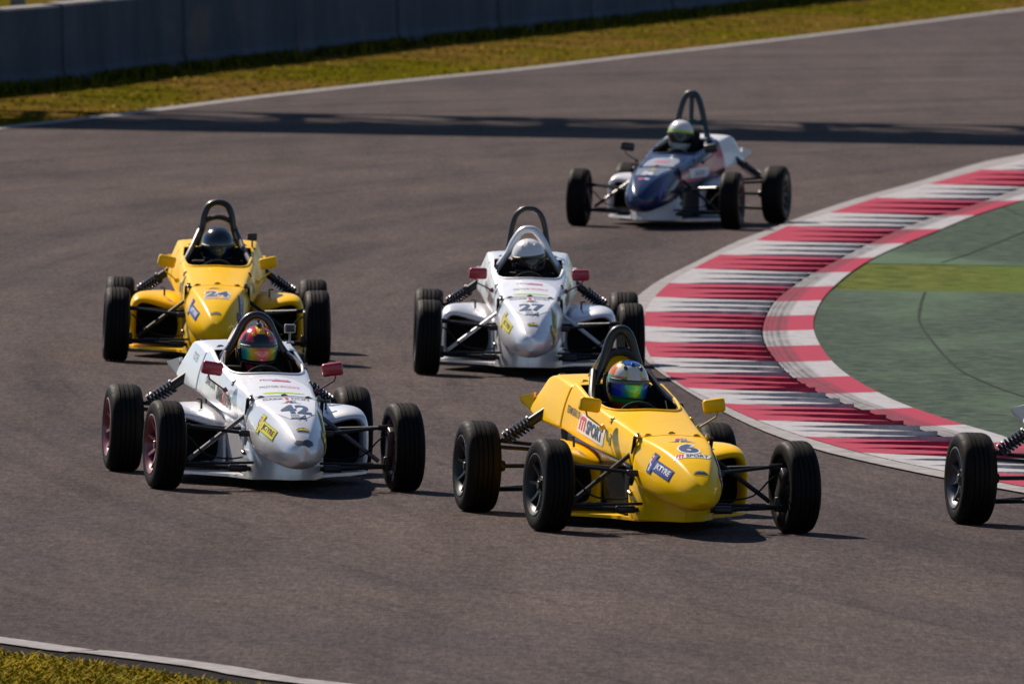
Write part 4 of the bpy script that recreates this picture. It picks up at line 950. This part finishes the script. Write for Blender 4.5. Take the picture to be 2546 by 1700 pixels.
def decfar(P, nose, body, rc, bn, bb, bc):
    decal('nose_panel', [shp_poly([(-.17, .02), (-.11, -.42), (.11, -.42), (.17, .02)], 0)], [ink('bluegrey', (.11, .16, .22))], (0, -.04, .575), (1, 0, 0), TOPN, bn, nose)
    decal('race_number', [shp_text('26', 0, 0, .12, .15, 0, bold=.04)], [I_pale], (0, -.40, .54), (1, 0, 0), TOPN, bn, nose, lift=.005)
    decal('wing_emblem', bird(0, 0, .14), [I_yel, I_green, I_yel], (0, -.22, .57), (1, 0, 0), TOPN, bn, nose, lift=.005)
    decal('sponsor_name', [shp_rect(0, 0, .12, .03, 0, .008), shp_text('SKYWORKS', 0, 0, .1, .018, 1)], [I_red, I_pale], (-.01, -.09, .575), (1, 0, 0), TOPN, bn, nose, lift=.005)
    decal('sponsor_spot', [shp_rect(0, 0, .05, .045, 0, .015), shp_rect(.06, 0, .05, .035, 1, .01)], [I_red, I_pale], (-.03, -.60, .50), (1, 0, 0), TOPN, bn, nose)
    decal('cowl_panel', [shp_poly([(-.15, -.25), (-.16, .05), (-.12, .2), (.12, .2), (.16, .05), (.15, -.25)], 0), shp_rect(0, -.02, .15, .07, 1, .02)], [ink('bluegrey2', (.25, .28, .33)), I_red], (0, .3, .64), (1, 0, 0), (0, -.15, 1), bb, body, seg=.03)
    decal('tyre_maker_sticker', [shp_rect(0, 0, .27, .06, 0, .01, .2), shp_text('JKTYRE', .01, 0, .21, .035, 1, bold=.03, shear=.2)], [I_blue, I_purple], (.178, -.56, .385), (-.34, .90, .30), (.78, -.42, .46), bn, nose)
    for s in (-1, 1): decal('driver_name', [shp_rect(0, 0, .7, .09, 1, .02), shp_text('NAYAN', .0, 0, .35, .06, 0, shear=.3)], [I_slate, I_pale], (s * .285, .72, .52), (0, s, 0), (s, 0, .2), bb, body, seg=.03)

def action_cam(x, y, z, big=True):
    def f(P):
        mb = MB(); mb.box((0, 0, 0), (.072, .035, .056), bev=.008); mb.tube([(0, 0, -.03), (0, 0, -.085)], .007); mb.box((0, 0, -.09), (.05, .05, .012))
        o = mb.build('action_camera', M_case if big else M_plastic, P); o.location = (x, y, z)
        g = MB(); g.box((0, -.019, 0), (.052, .004, .040), bev=.0015); g.lathe([(0, 0), (.010, 0), (.012, .006)], (0, 0, 0), n=12); g.build('camera_lens', I_black, o)
    return f

GH = dict(blue=gloss('blue', (.015, .10, .42)), dblue=gloss('dark_blue', (.006, .02, .09)), white=gloss('white', (.70, .68, .64)), yel=gloss('yellow', (.62, .62, .01)), orange=gloss('orange', (.80, .16, .01)), green=gloss('green', (.02, .30, .05)), black=gloss('black', (.008, .008, .010)), red=gloss('red', (.62, .02, .05)), gold=gloss('gold', (.78, .45, .01)), wh2=gloss('plain_white', (.74, .74, .75), .25), nvy=gloss('night', (.006, .010, .022)), redo=gloss('orange_red', (.60, .07, .02)), lime=gloss('lime', (.50, .70, .0)))
def pick6(c, p, t):
    # 0 blue 1 dark blue 2 white 3 yellow 4 orange 5 green 6 black 7 orange-red
    ap = abs(p)
    if t > 2.25: return 7
    if t > 1.95: return 5 if ap < 1.2 else (3 if ap < 1.5 else 7)
    if t > 1.35: return 6 if ap < 1.45 else (0 if ap < 1.7 else (3 if ap < 2.2 else 5))
    if t > 1.22 and ap > .42: return 4 if t < 1.28 and ap < 1.2 else 5
    if abs(c.x) < .040 and c.y < .02: return 2 if t > .62 else 0
    if abs(c.x) < .052 and c.y < .02: return 3 if t > .62 else 1
    if t < .55: return 1 if ap < 1.3 else 3
    if ap < 1.1: return 2 if t > .66 else 3
    if ap < 1.7: return 4
    return 2 if t > .8 else 3
def pick42(c, p, t):
    # 0 red 1 black 2 gold
    ap = abs(p)
    if ap > 1.75: return 2 if t > .5 else 0
    if t > 2.1: return 0 if .5 < ap < 1.0 else 1
    if t > 1.18: return 1 if ap < 1.5 else 2
    if abs(c.x) < .026 and c.y < .05: return 2 if t < .72 else 1
    if t > .80 and abs(c.x) < .052: return 1
    if 0.95 < ap < 1.3 and t > .55: return 1
    return 0
yellow_vis = visormat('iridescent_visor_green_reflection', [(0.0, (.01, .03, .12)), (.20, (.02, .06, .7)), (.34, (.0, .40, .16)), (.48, (.25, .80, .02)), (.55, (.55, .9, .04)), (.66, (.04, .65, .08)), (.80, (.02, .12, .9)), (1, (.01, .03, .2))])  # iridescent coating, with its bright sky reflection painted into the colour ramp
red_vis = visormat('iridescent_visor_red_reflection', [(0.0, (.0, .1, .2)), (.14, (.02, .55, .45)), (.24, (.95, .85, .03)), (.36, (.95, .30, .10)), (.52, (.80, .08, .18)), (.68, (.95, .36, .08)), (.80, (.95, .85, .03)), (.90, (.0, .45, .38)), (1, (0, .05, .1))])  # coating colours brightened so the ramp itself carries the mirrored sky
dark_vis = visormat('dark_visor', [(0, (.01, .01, .012)), (1, (.01, .01, .014))], .3)
blue_vis = visormat('blue_visor', [(0, (.004, .01, .03)), (.45, (.006, .03, .07)), (.56, (.08, .09, .01)), (.62, (.006, .04, .07)), (1, (.004, .01, .03))], .5)
def split_pick(lo, hi):
    def f(c, p, t): return 0 if (lo < t < hi and abs(p) < 1.12) else 1
    return f
def cam_on_helmet(H):
    mb = MB(); mb.box((0, -.015, .150), (.030, .045, .022), bev=.005); mb.box((0, .005, .168), (.012, .012, .03)); mb.build('helmet_camera', M_plastic, H)

CARS = [
 dict(label='foremost yellow racing car with number 6 on its nose, beside the kerb', body=M_yel, mirror=M_yel, stalk=M_gold, latch=M_gold, rim=M_rimblack, hoop='six', pos=(.980, 96.2), yaw=11.35, steer=4.8, decals=dec6, tub=paint('polished_tub', (.10, .10, .11), metallic=.8, rough=.18, dirt=.5), floor=M_yel,
      driver=dict(label='person in a blue, white and green helmet with green mirrored visor', suit=M_suit, mats=[GH['blue'], GH['dblue'], GH['white'], GH['yel'], GH['orange'], GH['green'], GH['black'], GH['redo']], pick=pick6, vmats=[yellow_vis, GH['black']], vpick=split_pick(1.52, 1.96), turn=5, nod=5, lean=3, vents=GH['dblue'], vt=(1.36, 2.0), dx=.0)),
 dict(label='silver racing car with number 42, maroon wheels and red mirrors', body=M_silver, mirror=M_redm, stalk=M_maroon, latch=M_steel, rim=M_maroon, hoop='single', hoopmat=M_hoop42, pos=(-1.427, 100.65), yaw=8.35, steer=4.5, decals=silverdec('42', True), tub=M_silver, rod=M_steel, floor=M_silver, extra=[action_cam(.24, 1.62, .955)],
      driver=dict(label='person in a red and yellow helmet with rainbow visor driving the number 42 car', suit=M_suitr, mats=[GH['red'], GH['black'], GH['gold']], pick=pick42, vmats=[red_vis, GH['black']], vpick=split_pick(1.46, 1.92), turn=4, nod=6, vents=GH['gold'], vt=(1.36, 2.0), peak=cam_on_helmet)),
 dict(label='yellow racing car with number 24 running behind the silver number 42 car', body=M_yel, mirror=M_yel, stalk=M_yel, latch=M_black, rim=M_rimblack, hoop='double', pos=(-2.232, 120.5), yaw=1.2, steer=2, decals=dec24, mtilt=12, floor=M_yel, extra=[action_cam(.265, 1.60, .90, False)],
      driver=dict(label='person in a plain black helmet driving the yellow number 24 car', suit=M_suit, mats=[GH['nvy']], pick=lambda c, p, t: 0, vmats=[blue_vis, GH['nvy']], vpick=split_pick(1.5, 2.0), turn=2, nod=10)),
 dict(label='silver racing car with number 27 and a silver front roll hoop', body=M_silver, mirror=M_redm, stalk=M_maroon, latch=M_steel, rim=M_rimblack, hoop='tall', hoopmat=M_black, pos=(.128, 119.0), yaw=.6, steer=2, decals=silverdec('27', False), tub=M_silver, rod=M_silver, mtilt=0, floor=M_silver,
      driver=dict(label='person in a plain white helmet driving the silver number 27 car', suit=M_suitr, mats=[GH['wh2'], GH['black']], pick=lambda c, p, t: 0 if t < 1.38 else 1, vmats=[dark_vis, GH['black']], vpick=split_pick(1.4, 2.0), turn=4, nod=6, lean=-6, vents=GH['wh2'])),
 dict(label='rearmost racing car, navy nose with white side pods and rose flank', body=M_navy, nose=M_navy, apron=M_white, pod=M_white, flank=M_pink, cover=M_white, mirror=M_black, stalk=M_black, latch=M_steel, rim=M_rimblack, hoop='fork', hoopmat=M_teal, pos=(1.371, 155.1), yaw=-12.0, steer=3, decals=decfar, tub=M_tub, floor=M_white, mirrors=(1, 1), mup=.025, mout=1.08,
      driver=dict(label='person in a white helmet with lime visor strip driving the rearmost navy car', suit=M_suit, mats=[GH['wh2'], GH['lime'], GH['black']], pick=lambda c, p, t: (1 if abs(p) < 1.6 else 0) if 1.2 < t < 1.4 else (0 if t < 1.2 or t > 2.0 or abs(p) > 1.3 else 2), vmats=[dark_vis], vpick=lambda c, p, t: 0, turn=14, nod=2, lean=4, dz=.035, dx=-.04, vt=(1.42, 2.0))),
 dict(label='racing car cut off by the right edge, one rear wheel and spring showing', body=M_silver, mirror=M_redm, stalk=M_maroon, latch=M_steel, rim=M_rimgrey, hoop='six', pos=(4.06, 95.75), yaw=12.7, steer=3, decals=silverdec('31', False), tub=M_silver, floor=M_silver,
      driver=dict(label='person driving the car cut off by the right edge', suit=M_suit, mats=[GH['wh2'], GH['black']], pick=lambda c, p, t: 0 if t < 1.38 else 1, vmats=[dark_vis, GH['black']], vpick=split_pick(1.4, 2.0), turn=4)),
]
for s_ in CARS:
    c_ = make_car(s_); make_driver(c_, s_)
bpy.context.view_layer.update()
